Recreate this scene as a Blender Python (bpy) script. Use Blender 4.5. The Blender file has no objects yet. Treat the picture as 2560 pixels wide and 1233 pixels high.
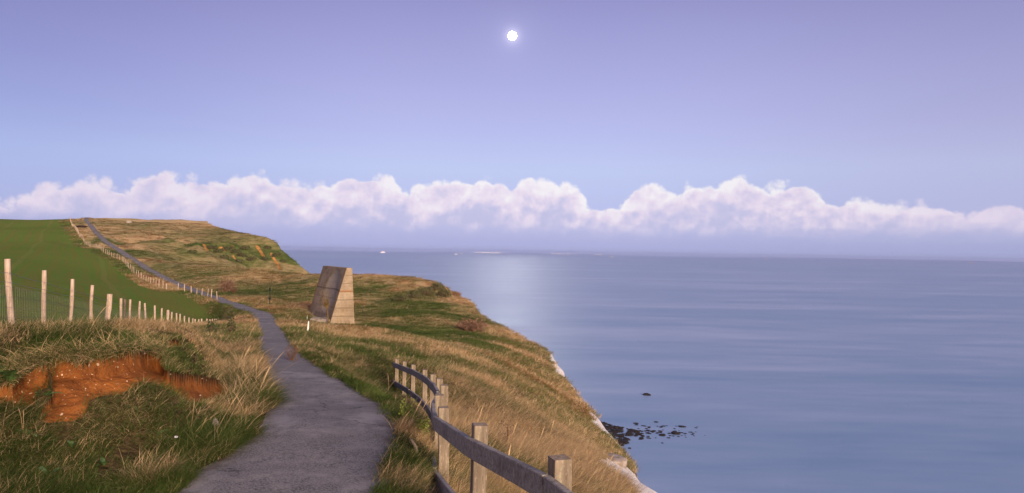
import bpy, bmesh, math, random
import numpy as np
from mathutils import Vector, Matrix, Euler

RNG = np.random.default_rng(7)
random.seed(7)
SC = bpy.context.scene
COL = SC.collection
R = math.radians

# ------------------------------------------------------------------ camera
F = 1760.0; CU, CV = 1280.0, 616.5
PITCH = math.atan(12.5 / F); ROLL = 0.0163
_fwd = Vector((0, math.cos(PITCH), math.sin(PITCH)))
_r0 = Vector((1, 0, 0)); _u0 = Vector((0, -math.sin(PITCH), math.cos(PITCH)))
CR = math.cos(ROLL) * _r0 + math.sin(ROLL) * _u0
CUP = -math.sin(ROLL) * _r0 + math.cos(ROLL) * _u0
cam_d = bpy.data.cameras.new('camera'); cam = bpy.data.objects.new('camera', cam_d); COL.objects.link(cam)
M = Matrix((CR, CUP, -_fwd)).transposed().to_4x4()
cam.matrix_world = M
cam_d.sensor_width = 36.0; cam_d.lens = F / 2560 * 36.0
cam_d.clip_start = 0.05; cam_d.clip_end = 200000
SC.camera = cam


def ray(u, v):
    d = CR * ((u - CU) / F) + CUP * (-(v - CV) / F) + _fwd
    return d


def P(u, v, Y):                       # photo pixel + depth along Y -> world point
    d = ray(u, v)
    return d * (Y / d.y)


def proj(x, y, z):                    # world arrays -> photo pixel arrays
    xc = x * CR.x + y * CR.y + z * CR.z
    yc = x * CUP.x + y * CUP.y + z * CUP.z
    zc = np.maximum(x * _fwd.x + y * _fwd.y + z * _fwd.z, 1e-3)
    return CU + F * xc / zc, CV - F * yc / zc


def sm(a, b, x):
    t = np.clip((x - a) / (b - a), 0, 1)
    return t * t * (3 - 2 * t)


def lin(r, g, b):
    f = lambda c: (c / 255 / 12.92) if c / 255 <= 0.04045 else ((c / 255 + 0.055) / 1.055) ** 2.4
    return (f(r), f(g), f(b), 1.0)


# ------------------------------------------------------------------ numpy noise
_perm = RNG.permutation(4096).astype(np.int64)
_val = RNG.random(4096)


def _h(ix, iy):
    return _val[_perm[(ix * 73 + _perm[iy & 4095]) & 4095]]


def vnoise(x, y):
    ix = np.floor(x).astype(np.int64); iy = np.floor(y).astype(np.int64)
    fx = x - ix; fy = y - iy
    fx = fx * fx * fx * (fx * (fx * 6 - 15) + 10); fy = fy * fy * fy * (fy * (fy * 6 - 15) + 10)
    a = _h(ix, iy); b = _h(ix + 1, iy); c = _h(ix, iy + 1); d = _h(ix + 1, iy + 1)
    return (a * (1 - fx) + b * fx) * (1 - fy) + (c * (1 - fx) + d * fx) * fy - 0.5


def fbm(x, y, o=4):
    s = 0; a = 1.0; n = 0
    for k in range(o):
        s = s + a * vnoise(x + 17.3 * k, y + 9.1 * k); n += a
        a *= 0.5; x = x * 2.03; y = y * 2.03
    return s / n


# ------------------------------------------------------------------ path centre line
ZP = np.array([[-60, -1.6], [-20, -1.9], [0, -2.15], [6, -2.2], [9, -2.25], [13, -2.48], [18, -2.82], [25, -3.3], [35, -3.95],
               [54, -4.95], [66, -5.5], [80, -6.1], [95, -6.4], [110, -6.3], [121, -5.95], [140, -4.7], [160, -2.4], [180, -0.3],
               [200, 2.0], [225, 4.4], [250, 7.0], [275, 9.6], [300, 11.6], [340, 12.9], [420, 13.0]])


def zpath(Y): return np.interp(Y, ZP[:, 0], ZP[:, 1])


def on_path_height(u, v):             # depth at which the pixel's ray meets the path's height profile
    d = ray(u, v); Ys = np.linspace(5, 330, 6000)
    f = d.z / d.y * Ys - zpath(Ys)
    i = np.where(np.sign(f[:-1]) != np.sign(f[1:]))[0]
    return i, Ys


def path_at(u, v, guess):
    i, Ys = on_path_height(u, v)
    if len(i) == 0: return P(u, v, guess)
    Y = Ys[i][np.argmin(np.abs(Ys[i] - guess))]
    return P(u, v, float(Y))


pc = [(-1.0, -30), (-1.3, -14), (-1.55, -6), (-1.75, -1), (-1.9, 2), (-2.0, 4.5), (-2.08, 6.3), (-2.25, 8), (-2.4, 9.1), (-3.1, 11.1), (-4.02, 13.1),
      (-5.0, 15.4), (-6.0, 17.9), (-7.9, 23), (-10.45, 30.2), (-14.3, 40.7), (-18.6, 52.4)]
for u, v, g in [(626, 776, 59), (593, 763, 68), (538, 743, 88), (483, 724, 103), (427, 702, 121), (372, 674, 139), (331, 648, 154),
                (292, 622, 174), (262, 603, 192), (240, 581, 220), (225, 561, 262), (214, 551, 294)]:
    p = path_at(u, v, g); pc.append((p.x, p.y))
pc.append((pc[-1][0] - 26, pc[-1][1] + 45)); pc.append((pc[-1][0] - 40, pc[-1][1] + 70))
pc = np.array(pc, float)
# smooth resample
_t = np.concatenate([[0], np.cumsum(np.hypot(*np.diff(pc, axis=0).T))])


def resample(t, pts, n):
    ts = np.concatenate([np.linspace(t[0], t[-1], n)])
    x = np.interp(ts, t, pts[:, 0]); y = np.interp(ts, t, pts[:, 1])
    return ts, x, y


_ts, _px, _py = resample(_t, pc, 1600)
for _ in range(9):                    # gentle smoothing of the corners
    _px[1:-1] = 0.25 * _px[:-2] + 0.5 * _px[1:-1] + 0.25 * _px[2:]
    _py[1:-1] = 0.25 * _py[:-2] + 0.5 * _py[1:-1] + 0.25 * _py[2:]
PATH = np.stack([_px, _py], 1)


def dist_poly(x, y, poly, step=1):
    q = poly[::step]
    best = np.full(x.shape, 1e9)
    for i in range(len(q) - 1):
        ax, ay = q[i]; bx, by = q[i + 1]
        dx, dy = bx - ax, by - ay; L = dx * dx + dy * dy + 1e-12
        t = np.clip(((x - ax) * dx + (y - ay) * dy) / L, 0, 1)
        d = (x - ax - t * dx) ** 2 + (y - ay - t * dy) ** 2
        best = np.minimum(best, d)
    return np.sqrt(best)


PATH_D = PATH[::8]


def path_left(y):                      # turf has crept over the left side of the tarmac round the bend
    return np.interp(y, [4, 7, 8, 10, 12, 16, 22, 30, 40, 52, 60], [1.0, .95, .86, .70, .56, .42, .34, .34, .52, .74, .80])

def right_half(y): return np.interp(y, [4, 6, 8, 10, 14, 20], [.98, 1.0, 1.02, .98, .86, .80])


# ------------------------------------------------------------------ fence lines (world plan)
near_posts_px = [  # (u of the middle, v of the top, depth, lean in px over the height, width factor)
    (-75, 612, 9.9, 0, 1), (33, 648, 12.4, -14, 1.05), (112, 676, 15.4, -2, 1.0), (177, 698, 17.9, 2, .95), (228, 713, 20.6, 3, .95), (269, 735, 23.6, 4, 1.7),
    (302.5, 746, 26.2, 1, 1.0), (311.5, 748, 27.0, 1, 1.0), (326, 749, 29.5, 0, .9), (349, 753, 32.0, 0, .9), (367, 758, 35.0, -6, 1.0), (387, 764, 38.0, -1, 1.2),
    (405, 771, 41.0, -1, .9), (420, 775, 43.0, 0, 2.1), (429, 780, 45.0, 0, 1), (441, 783, 47.0, 0, 1), (451, 785, 49.0, -1, 1), (462, 790, 50.5, 0, 1),
    (473, 794, 52.0, 0, 1), (482, 796, 53.5, 0, 1), (488, 798, 54.5, 0, 1), (497, 798, 56, 0, 1), (504, 797, 57.5, 0, 1.6), (517, 797, 59.5, 0, 1.6),
    (525, 798, 61, 0, 1), (531, 797, 62, 0, 1), (537, 797, 63, 0, 1), (541, 797, 64, 0, 1), (547, 795, 66, 0, 1), (552, 791, 68, 0, 1), (557, 785, 70, 0, 1.2),
    (561, 780, 72, 0, 1), (565, 774, 74.5, 0, 1), (568, 768, 77, 0, 1.4), (571, 762, 80, 0, 1)]
NEAR = []
for u, v, Y, lean, w in near_posts_px:
    p = P(u, v, Y)
    NEAR.append((p.x, p.y, p.z, lean / F * Y, w))
near_line = np.array([(a[0], a[1]) for a in NEAR])
far_px = [(569, 776, 76), (545, 768, 81), (521, 761, 86), (490, 750, 92), (450, 739, 98), (419, 732, 104), (391, 722, 112), (358, 705, 124), (331, 688, 134), (306, 666, 144),
          (276, 650, 153), (256, 636, 163), (234, 619, 177), (215, 603, 194), (198, 589, 215), (190, 572, 245), (179, 556, 280), (175, 547, 300)]
FARL = []
for u, v, g in far_px:
    p = path_at(u, v, g) if g > 100 else P(u, v, g)
    FARL.append((p.x, p.y))
FARL[0] = tuple(near_line[-1])
FARL.append((FARL[-1][0] - 25, FARL[-1][1] + 45))
FARL = np.array(FARL)
# field polygon (plan)
FIELD = [(-4.2, 3.0), (-3.6, -10), (-3.2, -30)][::-1] + [tuple(p) for p in near_line] + [tuple(p) for p in FARL[1:]] + [(-240, 480), (-700, 480), (-700, -200), (-60, -120), (-20, -60)]
FIELD = np.array(FIELD)


def in_poly(x, y, poly):
    r = np.zeros(x.shape, bool); n = len(poly); j = n - 1
    for i in range(n):
        xi, yi = poly[i]; xj, yj = poly[j]
        c = ((yi > y) != (yj > y)) & (x < (xj - xi) * (y - yi) / (yj - yi + 1e-12) + xi)
        r ^= c; j = i
    return r


# ------------------------------------------------------------------ terrain height
T = []


def A(*rows):
    for u, v, Y in rows:
        p = P(u, v, Y); T.append((p.x, p.y, p.z))


for i in range(0, len(PATH), 1):
    pass
_acc = -99
for i, (x, y) in enumerate(PATH):
    step = max(1.2, abs(y) * 0.13)
    if i == 0 or np.hypot(x - T[-1][0], y - T[-1][1]) > step:
        T.append((x, y, float(zpath(y))))
# bank on the left of the path
A((0, 1233, 5.85), (150, 1233, 5.9), (330, 1233, 6.0), (150, 1062, 7.35), (0, 1050, 7.2), (330, 1040, 7.65), (450, 1060, 7.9), (480, 1010, 8.45),
  (100, 880, 7.85), (0, 880, 7.9), (250, 875, 8.1), (350, 872, 8.45), (430, 900, 9.3), (480, 930, 9.7), (560, 950, 10.2),
  (0, 838, 8.9), (100, 834, 9.1), (200, 838, 9.5), (300, 834, 10.4), (400, 832, 11.6), (500, 832, 13.2), (600, 840, 15.0), (660, 850, 17.0), (700, 885, 17.4),
  (560, 1020, 9.2), (600, 1000, 9.7), (600, 920, 11.6), (600, 865, 13.6), (660, 930, 12.6), (690, 960, 12.2), (500, 870, 11.2),
  (-200, 900, 7.2), (-300, 860, 8.8), (-200, 1100, 6.4), (-400, 1233, 5.0))
for x, y, z, l, w in NEAR:             # ground along the stakes
    T.append((x, y, z - (1.30 if y < 45 else 1.15)))
# field
A((50, 795, 25), (50, 758, 45), (50, 700, 80), (50, 655, 115), (50, 612, 170), (50, 577, 250), (0, 553, 330), (100, 552, 330), (168, 549, 312),
  (250, 805, 32), (250, 770, 50), (250, 718, 90), (250, 680, 125), (400, 797, 47), (400, 772, 65), (400, 748, 85), (500, 802, 56), (500, 786, 64), (500, 768, 75),
  (-200, 800, 25), (-300, 700, 70), (-300, 560, 300), (-600, 640, 150), (150, 740, 62), (150, 640, 140), (150, 600, 195))
# right verge, rail fence and cliff-top slope
RAILP = [(1620, 1290, 3.0), (1400, 1143, 4.06), (1200, 1061, 5.4), (1109, 1018, 7.5), (1099, 987, 8.9), (1111, 963, 10.3), (1099, 947, 12.0), (1083, 936, 14.0),
         (1062, 925, 16.2), (1033, 912, 18.5), (1011, 904, 20.0), (992, 898, 21.5)]
POSTS = []
for u, v, Y in RAILP:
    p = P(u, v, Y); POSTS.append(p.copy()); T.append((p.x, p.y, p.z - 1.08))
T += [(2.2, 5, -3.9), (5, 5, -6.2), (1.2, 4, -3.0), (1.5, 1, -2.9), (5, 0, -5.5), (1.2, -4, -2.6), (5, -10, -5), (1.0, 10, -4.0), (4.6, 12, -6.9)]
A((1456, 1233, 13), (1456, 1120, 24), (1456, 1050, 36), (1600, 1233, 18), (1300, 1130, 14), (1300, 1030, 24), (1300, 950, 36), (1300, 885, 55), (1200, 1000, 22),
  (1200, 930, 32), (1200, 885, 45), (1200, 855, 58), (1120, 930, 26), (1530, 1160, 27),
  (1635, 1233, 25), (1600, 1188, 30), (1560, 1128, 37), (1512, 1066, 43), (1480, 1028, 48), (1420, 948, 57), (1360, 879, 68), (1320, 853, 72), (1260, 828, 78),
  (1215, 802, 85), (1170, 757, 95), (1130, 727, 104), (1090, 707, 110), (1040, 694, 117), (960, 687, 122), (880, 682, 126), (762, 684, 128))
# mounds beside the path and the hollow round the mirror
A((1050, 854, 38), (1000, 866, 34), (1150, 882, 37), (930, 868, 31), (850, 866, 26), (800, 886, 22.5), (1000, 905, 27), (900, 905, 22.5), (960, 940, 21), (870, 930, 18.5),
  (770, 835, 45), (850, 838, 56), (1000, 834, 58), (1150, 842, 60), (1000, 802, 73), (1000, 762, 88), (1000, 722, 105), (1150, 792, 78), (1100, 762, 88), (1220, 835, 68),
  (828, 813, 68), (891, 816, 69.3), (773, 786, 75), (800, 808, 65.5), (760, 812, 62), (930, 818, 70), (840, 776, 80), (800, 762, 85), (700, 742, 92), (700, 765, 75), (700, 702, 118), (600, 722, 110), (600, 692, 124),
  (600, 667, 139), (550, 662, 142), (700, 678, 131), (640, 670, 136), (450, 652, 149), (400, 602, 200), (300, 582, 236), (480, 690, 128), (540, 705, 118), (820, 690, 122), (820, 730, 100))
# far hill and headland
A((430, 552, 322), (300, 550, 322), (480, 556, 312), (520, 561, 302), (556, 574, 286), (500, 581, 270), (600, 576, 246), (640, 591, 236), (690, 611, 226), (720, 636, 221), (745, 661, 217),
  (762, 681, 214), (560, 622, 216), (560, 652, 201), (650, 642, 209), (650, 672, 197), (720, 672, 209), (450, 622, 191), (450, 590, 245), (600, 600, 228), (350, 565, 280), (370, 620, 182),
  (620, 620, 220), (690, 650, 212), (540, 590, 246), (500, 650, 172))
T += [(-45, 165, -12), (-55, 182, -10), (-35, 150, -12.5), (-58, 196, -9.5), (-70, 172, -8), (-28, 146, -13)]
# surroundings outside the frame
T += [(-60, 20, -1.2), (-40, 0, -0.6), (-25, -10, -0.8), (-80, 60, -1), (-150, 100, 1.5), (-200, 200, 7), (-350, 330, 14), (-250, 100, 6), (-8, -12, -1.0), (-10, -40, 0.0), (-40, -60, 3), (2, -40, -2.6),
      (-100, -100, 4), (-300, -100, 8), (-300, 500, 14), (-180, 420, 13.2), (-500, 200, 12), (-230, 520, 13)]
T = np.array(T)
_key = {}
_keep = []
for i, t in enumerate(T):              # drop near-duplicate controls
    ok = True
    for j in _keep:
        if np.hypot(t[0] - T[j][0], t[1] - T[j][1]) < 0.012 * (abs(t[1]) + 4): ok = False; break
    if ok: _keep.append(i)
T = T[_keep]
_c2 = (0.10 * np.hypot(T[:, 0], T[:, 1]) + 0.35) ** 2


def _phi(x, y):
    return np.sqrt((x[:, None] - T[:, 0]) ** 2 + (y[:, None] - T[:, 1]) ** 2 + _c2)


_n = len(T)
_rc = np.hypot(T[:, 0], T[:, 1]) + 4
_A = np.zeros((_n + 3, _n + 3)); _A[:_n, :_n] = _phi(T[:, 0], T[:, 1]) - np.diag(0.010 * _rc)
_A[:_n, _n] = 1; _A[:_n, _n + 1] = T[:, 0]; _A[:_n, _n + 2] = T[:, 1]; _A[_n:, :_n] = _A[:_n, _n:].T
_w = np.linalg.solve(_A, np.concatenate([T[:, 2], [0, 0, 0]]))

EDGE = np.array([(7.5, -90), (6.5, -30), (5.6, 0), (4.6, 15), (4.45, 25), (4.8, 30), (5.15, 37), (5.1, 43), (4.85, 48), (4.0, 57), (3.1, 68), (1.7, 72), (-1.1, 78), (-3.3, 85), (-5.9, 95), (-8.4, 104), (-11.2, 110),
                 (-15.4, 117), (-20, 124), (-24, 136), (-28, 152), (-34, 172), (-43, 192), (-56, 206), (-64, 214), (-69.5, 221), (-74, 227), (-80, 236), (-91, 246), (-102, 262), (-116, 286), (-132, 310), (-148, 340), (-182, 420), (-290, 640)])


def edge_x(y): return np.interp(y, EDGE[:, 1], EDGE[:, 0])


SEA = -75.0


def base_h(x, y):
    out = np.empty(x.shape)
    for s in range(0, len(x), 40000):
        a, b = x[s:s + 40000], y[s:s + 40000]
        out[s:s + 40000] = _phi(a, b) @ _w[:_n] + _w[_n] + _w[_n + 1] * a + _w[_n + 2] * b
    return out


SOIL = [np.array(p, float) for p in (
    [(112, 905), (150, 880), (200, 893), (250, 884), (300, 872), (345, 868), (395, 872), (412, 890), (418, 925), (455, 930), (500, 938), (545, 948), (575, 962), (583, 985), (540, 1002), (500, 1008), (470, 1000), (430, 975),
     (390, 958), (340, 962), (300, 985), (250, 990), (222, 1000), (214, 1038), (185, 1052), (110, 1057), (92, 1040), (108, 1010), (128, 990), (134, 950), (130, 925)],
    [(-60, 930), (30, 950), (60, 905), (110, 900), (125, 930), (118, 965), (85, 975), (95, 1005), (60, 1018), (-60, 1012)],
    [(415, 848), (450, 846), (455, 862), (420, 866)])]


def soil_mask(u, v):
    m = np.zeros(u.shape)
    for p in SOIL:
        inside = in_poly(u, v, p)
        d = dist_poly(u, v, np.vstack([p, p[:1]]))
        m = np.maximum(m, np.where(inside, np.clip(0.5 + d / 16, 0, 1), np.clip(0.5 - d / 16, 0, 1)))
    return m


def carve(x, y, z):                    # cut-away bank: how far the bare earth lies below the turf
    soil = np.zeros(x.shape); dz = np.zeros(x.shape)
    near = (y > 4) & (y < 16) & (x < -1)
    if near.any():
        u, v = proj(x[near], y[near], z[near])
        m = soil_mask(u, v)
        sn = fbm(x[near] * 2.6, (y[near] + z[near]) * 2.6, 4)
        mv = np.clip(m + np.where((m > 0) & (m < 1), sn * 0.5, 0), 0, 1)
        tt = np.clip((1050 - v) / 170.0, 0, 1)
        soil[near] = mv; dz[near] = sm(0.38, 0.72, mv) * (0.05 + 0.23 * tt + 0.14 * sn)
    return soil, dz


def height(x, y, detail=True):
    """ground height; returns z, signed distance past the cliff edge, path distance"""
    x = np.asarray(x, float).ravel(); y = np.asarray(y, float).ravel()
    z = base_h(x, y)
    r = np.hypot(x, y)
    dp = dist_poly(x, y, PATH_D)
    off = sm(1.0, 2.6, dp)
    fld = in_poly(x, y, FIELD)
    if detail:
        n1 = fbm(x / 0.9, y / 0.9, 3) * 0.10 * sm(60, 10, r)
        n2 = fbm(x / 4.0 + 31, y / 4.0, 3) * 0.42 * sm(12, 40, r)
        n3 = fbm(x / 11.0 + 7, y / 13.0 + 3, 3) * 0.9 * sm(60, 130, r)
        n4 = fbm(x / 20.0, y / 20.0, 4) * 2.2 * sm(170, 240, r)
        amt = off * np.where(fld, 0.12, 1.0)
        z = z + amt * (n1 + n2 + n3 + n4)
        # gullies running down the headland's face
        head = sm(165, 185, y) * sm(275, 225, y) * sm(-135, -105, x)
        c = x * 0.80 + y * 0.60
        z = z + head * (-3.4 * np.abs(fbm(c / 10.0, (x - y) / 55.0, 3)) * 2 + 0.5)
        # terracettes on the hill
        hill = sm(120, 150, y) * off * (~fld)
        z = z + hill * 0.08 * fbm(x / 18.0, z * 1.3 + 40, 2)
        mid = sm(30, 45, y) * sm(130, 110, y) * off * (~fld)
        z = z + mid * 0.30 * np.abs(fbm(x / 5.0 + 90, y / 7.0, 3))
    # path bed
    w = sm(2.0, 1.0, dp)
    zp = zpath(y)
    z = z * (1 - w) + zp * w
    # cliff
    ex = edge_x(y) + (fbm(y / 3.0, y * 0 + 5.5, 3) * 1.0 + fbm(y / 14.0, y * 0 + 1.5, 2) * 1.2) * sm(18, 40, np.abs(y))
    e = x - ex
    drop = np.where(e > 0, 0.45 * np.minimum(e, 0.8) ** 2 + np.maximum(e - 0.8, 0) * 5.0, 0)
    drop = drop + np.where(e > 1.0, fbm(y / 6.0, drop / 9.0, 3) * np.minimum(drop, 12) * 0.5, 0)
    z = np.maximum(z - drop, SEA - 4 - 0.02 * np.maximum(e, 0))
    return z, e, dp


def chalk_thr(x, e, y):
    w = np.interp(y, [20, 23, 27, 29.5, 31.5, 37, 39, 44, 46, 48.5, 50.5, 53, 56, 66, 68, 80], [1.3, 1.35, 0.85, 0.55, -0.6, -0.6, 0.5, 0.5, -0.6, 0.2, -0.6, -0.3, 0.25, 0.25, -0.5, -0.6])
    w = np.where(w > 0, w * 1.4, w)
    return -w + fbm(y / 1.1, e / 1.1, 3) * 0.9 + 0.30


def H(x, y):
    return float(height([x], [y])[0][0])


def hit(u, v, y0=3.0, y1=420.0, cut=False):       # first ground point on a photo pixel's ray
    d = ray(u, v)
    Ys = np.exp(np.linspace(math.log(y0), math.log(y1), 1400))
    X = d.x / d.y * Ys; Z = d.z / d.y * Ys
    z, e, dp = height(X, Ys)
    if cut: z = z - carve(X, Ys, z)[1]
    i = np.where(Z < z)[0]
    if len(i) == 0: return None
    k = i[0]
    if k == 0: Y = Ys[0]
    else:
        a = Z[k - 1] - z[k - 1]; b = Z[k] - z[k]
        Y = Ys[k - 1] + (Ys[k] - Ys[k - 1]) * a / (a - b + 1e-12)
    return Vector((d.x / d.y * Y, Y, d.z / d.y * Y))


# ------------------------------------------------------------------ dryness (straw = 1, green = 0) of the turf
DRY = []


def D(val, *rows):
    for u, v, Y in rows:
        p = P(u, v, Y); DRY.append((p.x, p.y, val))


D(0.14, (60, 1150, 6.3), (250, 1150, 6.5), (100, 1080, 7.0), (300, 1080, 7.2), (500, 1080, 7.8))
D(0.40, (600, 1100, 7.5), (560, 1020, 9.0), (640, 1000, 9.6), (720, 1000, 9.9))
D(0.45, (300, 850, 9.0), (100, 850, 8.8), (620, 900, 12), (690, 930, 12.4), (560, 890, 11.8))
D(0.18, (200, 832, 9.6), (120, 833, 9.3), (330, 840, 9.6), (430, 870, 10.2))
D(0.74, (450, 815, 12.6), (560, 815, 14.2), (640, 830, 16.2), (300, 815, 10.8), (500, 812, 20), (530, 812, 40), (600, 815, 40), (625, 810, 45))
D(0.45, (0, 830, 11), (150, 828, 13), (585, 790, 60))
D(0.10, (990, 1150, 7.6), (1040, 1150, 7.3), (950, 1233, 6.2), (1000, 1040, 10), (950, 970, 12.5), (860, 935, 15.5), (900, 900, 20), (820, 900, 19), (960, 920, 20), (1060, 1060, 8.2))
D(0.35, (980, 890, 27), (900, 880, 25), (850, 875, 25), (1080, 890, 27))
D(0.72, (1060, 850, 38), (1130, 870, 36), (1180, 905, 30))
D(0.28, (960, 862, 32), (900, 872, 28), (870, 858, 32), (1000, 880, 30), (1060, 885, 31))
D(0.55, (1010, 856, 36), (940, 850, 36))
D(0.93, (1180, 960, 20), (1250, 1000, 20), (1300, 1080, 16), (1250, 1130, 10), (1400, 1050, 28), (1456, 1150, 18), (1350, 930, 45), (1300, 880, 60), (1150, 1000, 15), (1550, 1180, 22), (1250, 840, 75))
D(0.55, (1420, 1000, 42), (1480, 1060, 42), (1380, 900, 62), (1330, 990, 30), (1500, 1110, 32), (1250, 900, 40), (1600, 1215, 25), (1120, 930, 25))
D(0.05, (950, 825, 68), (1050, 820, 66), (1000, 835, 58), (1060, 832, 62), (1120, 838, 60), (920, 820, 69), (960, 812, 72), (1020, 810, 72), (1100, 790, 80), (950, 790, 78), (1150, 800, 77), (1050, 770, 88), (740, 835, 48), (720, 800, 60), (1190, 845, 58), (900, 835, 62))
D(0.75, (820, 825, 62), (790, 835, 52), (770, 820, 62), (730, 775, 82), (640, 760, 86), (1000, 800, 73), (1120, 805, 74), (800, 790, 85))
D(0.16, (620, 735, 100), (700, 740, 96), (560, 730, 104), (750, 730, 98), (480, 700, 125), (420, 680, 138))
D(0.62, (700, 700, 120), (600, 690, 124), (560, 680, 132), (640, 672, 134), (850, 700, 120), (950, 710, 112), (1050, 720, 105), (760, 686, 127))
D(0.40, (1090, 735, 98), (1030, 740, 98), (900, 735, 104))
D(0.80, (1150, 745, 96), (1200, 795, 86), (1110, 720, 104), (1020, 692, 117))
D(0.60, (350, 600, 215), (450, 600, 225), (400, 640, 165), (300, 575, 260), (500, 570, 280), (600, 600, 230), (680, 640, 212), (720, 660, 210), (560, 660, 195), (420, 560, 300), (480, 640, 185))
D(0.10, (560, 625, 212), (600, 635, 212), (650, 625, 218), (620, 650, 205), (680, 650, 212), (530, 620, 215), (600, 605, 225), (330, 630, 168), (280, 600, 200), (540, 640, 205))
D(0.85, (470, 650, 160), (540, 668, 140), (340, 552, 318))
D(0.80, (280, 625, 175), (330, 665, 147), (245, 600, 205), (210, 560, 285), (390, 705, 122), (450, 730, 103))
D(0.85, (1062, 1120, 7.6), (1070, 1180, 7.0), (1080, 1075, 8.6))
DRY = np.array(DRY)


def dryness(x, y):
    out = np.empty(x.shape)
    sig = 0.11 * np.hypot(DRY[:, 0], DRY[:, 1]) + 0.3
    for s in range(0, len(x), 40000):
        a, b = x[s:s + 40000, None], y[s:s + 40000, None]
        d2 = ((a - DRY[:, 0]) ** 2 + (b - DRY[:, 1]) ** 2) / sig ** 2
        w = 1 / (d2 + 0.06) ** 1.6
        out[s:s + 40000] = (w * DRY[:, 2]).sum(1) / w.sum(1)
    r = np.hypot(x, y)
    k = np.maximum(r * 0.05, 0.45)
    k = np.exp2(np.round(np.log2(k) * 1.0))
    n = fbm(x / k + 11, y / (k * 1.5) + 5, 4)
    sl = (x > np.interp(y, [3, 7.5, 14, 21.5, 35, 60, 80], [0.6, -.6, -1.4, -3.4, -3, -4, -4])) & (y < 80)
    return np.clip(out + np.where(sl, 0.62, 0.95) * n, 0, 1)


# ------------------------------------------------------------------ node helpers
class NT:
    def __init__(s, tree): s.t = tree; s.n = tree.nodes; s.l = tree.links

    def new(s, typ, **kw):
        n = s.n.new(typ)
        for k, v in kw.items(): setattr(n, k, v)
        return n

    def put(s, sock, v):
        if v is None: return
        if isinstance(v, bpy.types.NodeSocket): s.l.new(v, sock)
        elif hasattr(sock, 'default_value'):
            try: sock.default_value = v
            except TypeError: sock.default_value = tuple(v)[:3] if len(v) == 4 else (*v, 1)

    def m(s, op, a, b=None, c=None, clamp=False):
        n = s.new('ShaderNodeMath', operation=op, use_clamp=clamp)
        for i, v in enumerate((a, b, c)): s.put(n.inputs[i], v) if v is not None else None
        return n.outputs[0]

    def mr(s, x, a, b, c=0.0, d=1.0, kind='SMOOTHSTEP'):
        n = s.new('ShaderNodeMapRange', interpolation_type=kind)
        for i, v in enumerate((x, a, b, c, d)): s.put(n.inputs[i], v)
        return n.outputs[0]

    def mix(s, f, a, b, blend='MIX'):
        n = s.new('ShaderNodeMix', data_type='RGBA', blend_type=blend, clamp_factor=True)
        s.put(n.inputs[0], f); s.put(n.inputs[6], a); s.put(n.inputs[7], b)
        return n.outputs[2]

    def xyz(s, x, y, z):
        n = s.new('ShaderNodeCombineXYZ')
        for i, v in enumerate((x, y, z)): s.put(n.inputs[i], v)
        return n.outputs[0]

    def sep(s, v):
        n = s.new('ShaderNodeSeparateXYZ'); s.l.new(v, n.inputs[0]); return n.outputs

    def noise(s, vec, scale=5, detail=4, rough=0.5, dist=0.0, out=0):
        n = s.new('ShaderNodeTexNoise')
        s.put(n.inputs['Vector'], vec)
        n.inputs['Scale'].default_value = scale; n.inputs['Detail'].default_value = detail
        n.inputs['Roughness'].default_value = rough; n.inputs['Distortion'].default_value = dist
        return n.outputs[out]

    def vor(s, vec, scale=5, feature='F1', smooth=0.5, detail=0, rand=1.0, out=0):
        n = s.new('ShaderNodeTexVoronoi', feature=feature)
        s.put(n.inputs['Vector'], vec); n.inputs['Scale'].default_value = scale
        if 'Smoothness' in n.inputs: n.inputs['Smoothness'].default_value = smooth
        if 'Detail' in n.inputs: n.inputs['Detail'].default_value = detail
        n.inputs['Randomness'].default_value = rand
        return n.outputs[out]

    def ramp(s, f, stops, interp='LINEAR'):
        n = s.new('ShaderNodeValToRGB'); cr = n.color_ramp; cr.interpolation = interp
        while len(cr.elements) < len(stops): cr.elements.new(0.5)
        for e, (p, c) in zip(cr.elements, stops): e.position = p; e.color = c if len(c) == 4 else (*c, 1)
        s.put(n.inputs[0], f); return n.outputs[0]

    def attr(s, name, kind='GEOMETRY', out=2):
        n = s.new('ShaderNodeAttribute', attribute_name=name, attribute_type=kind); return n.outputs[out]


def material(name, rough=0.9, spec=0.2):
    m = bpy.data.materials.new(name); m.use_nodes = True
    t = NT(m.node_tree); b = m.node_tree.nodes['Principled BSDF']
    b.inputs['Roughness'].default_value = rough; b.inputs['Specular IOR Level'].default_value = spec
    return m, t, b


def bump(t, b, h, dist=0.02, strength=1.0):
    n = t.new('ShaderNodeBump'); n.inputs['Distance'].default_value = dist; n.inputs['Strength'].default_value = strength
    t.put(n.inputs['Height'], h); t.l.new(n.outputs[0], b.inputs['Normal'])


def pos(t): return t.new('ShaderNodeNewGeometry').outputs['Position']


def objc(t): return t.new('ShaderNodeTexCoord').outputs['Object']


def scl(t, v, s):
    n = t.new('ShaderNodeMapping'); n.inputs['Scale'].default_value = s; t.l.new(v, n.inputs['Vector']); return n.outputs[0]


# ---- materials
GREEN_A = (0.034, 0.062, 0.013, 1); GREEN_B = (0.140, 0.190, 0.050, 1)
STRAW_A = (0.440, 0.290, 0.130, 1); STRAW_B = (0.730, 0.530, 0.300, 1); RUST = (0.270, 0.140, 0.065, 1)


def turf_colour(t, dry, rnd, rnd2):
    g = t.mix(rnd, GREEN_A, GREEN_B)
    s = t.mix(rnd2, STRAW_A, STRAW_B)
    s = t.mix(t.mr(rnd, 0.72, 0.95), s, RUST)
    return t.mix(dry, g, s)


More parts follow.
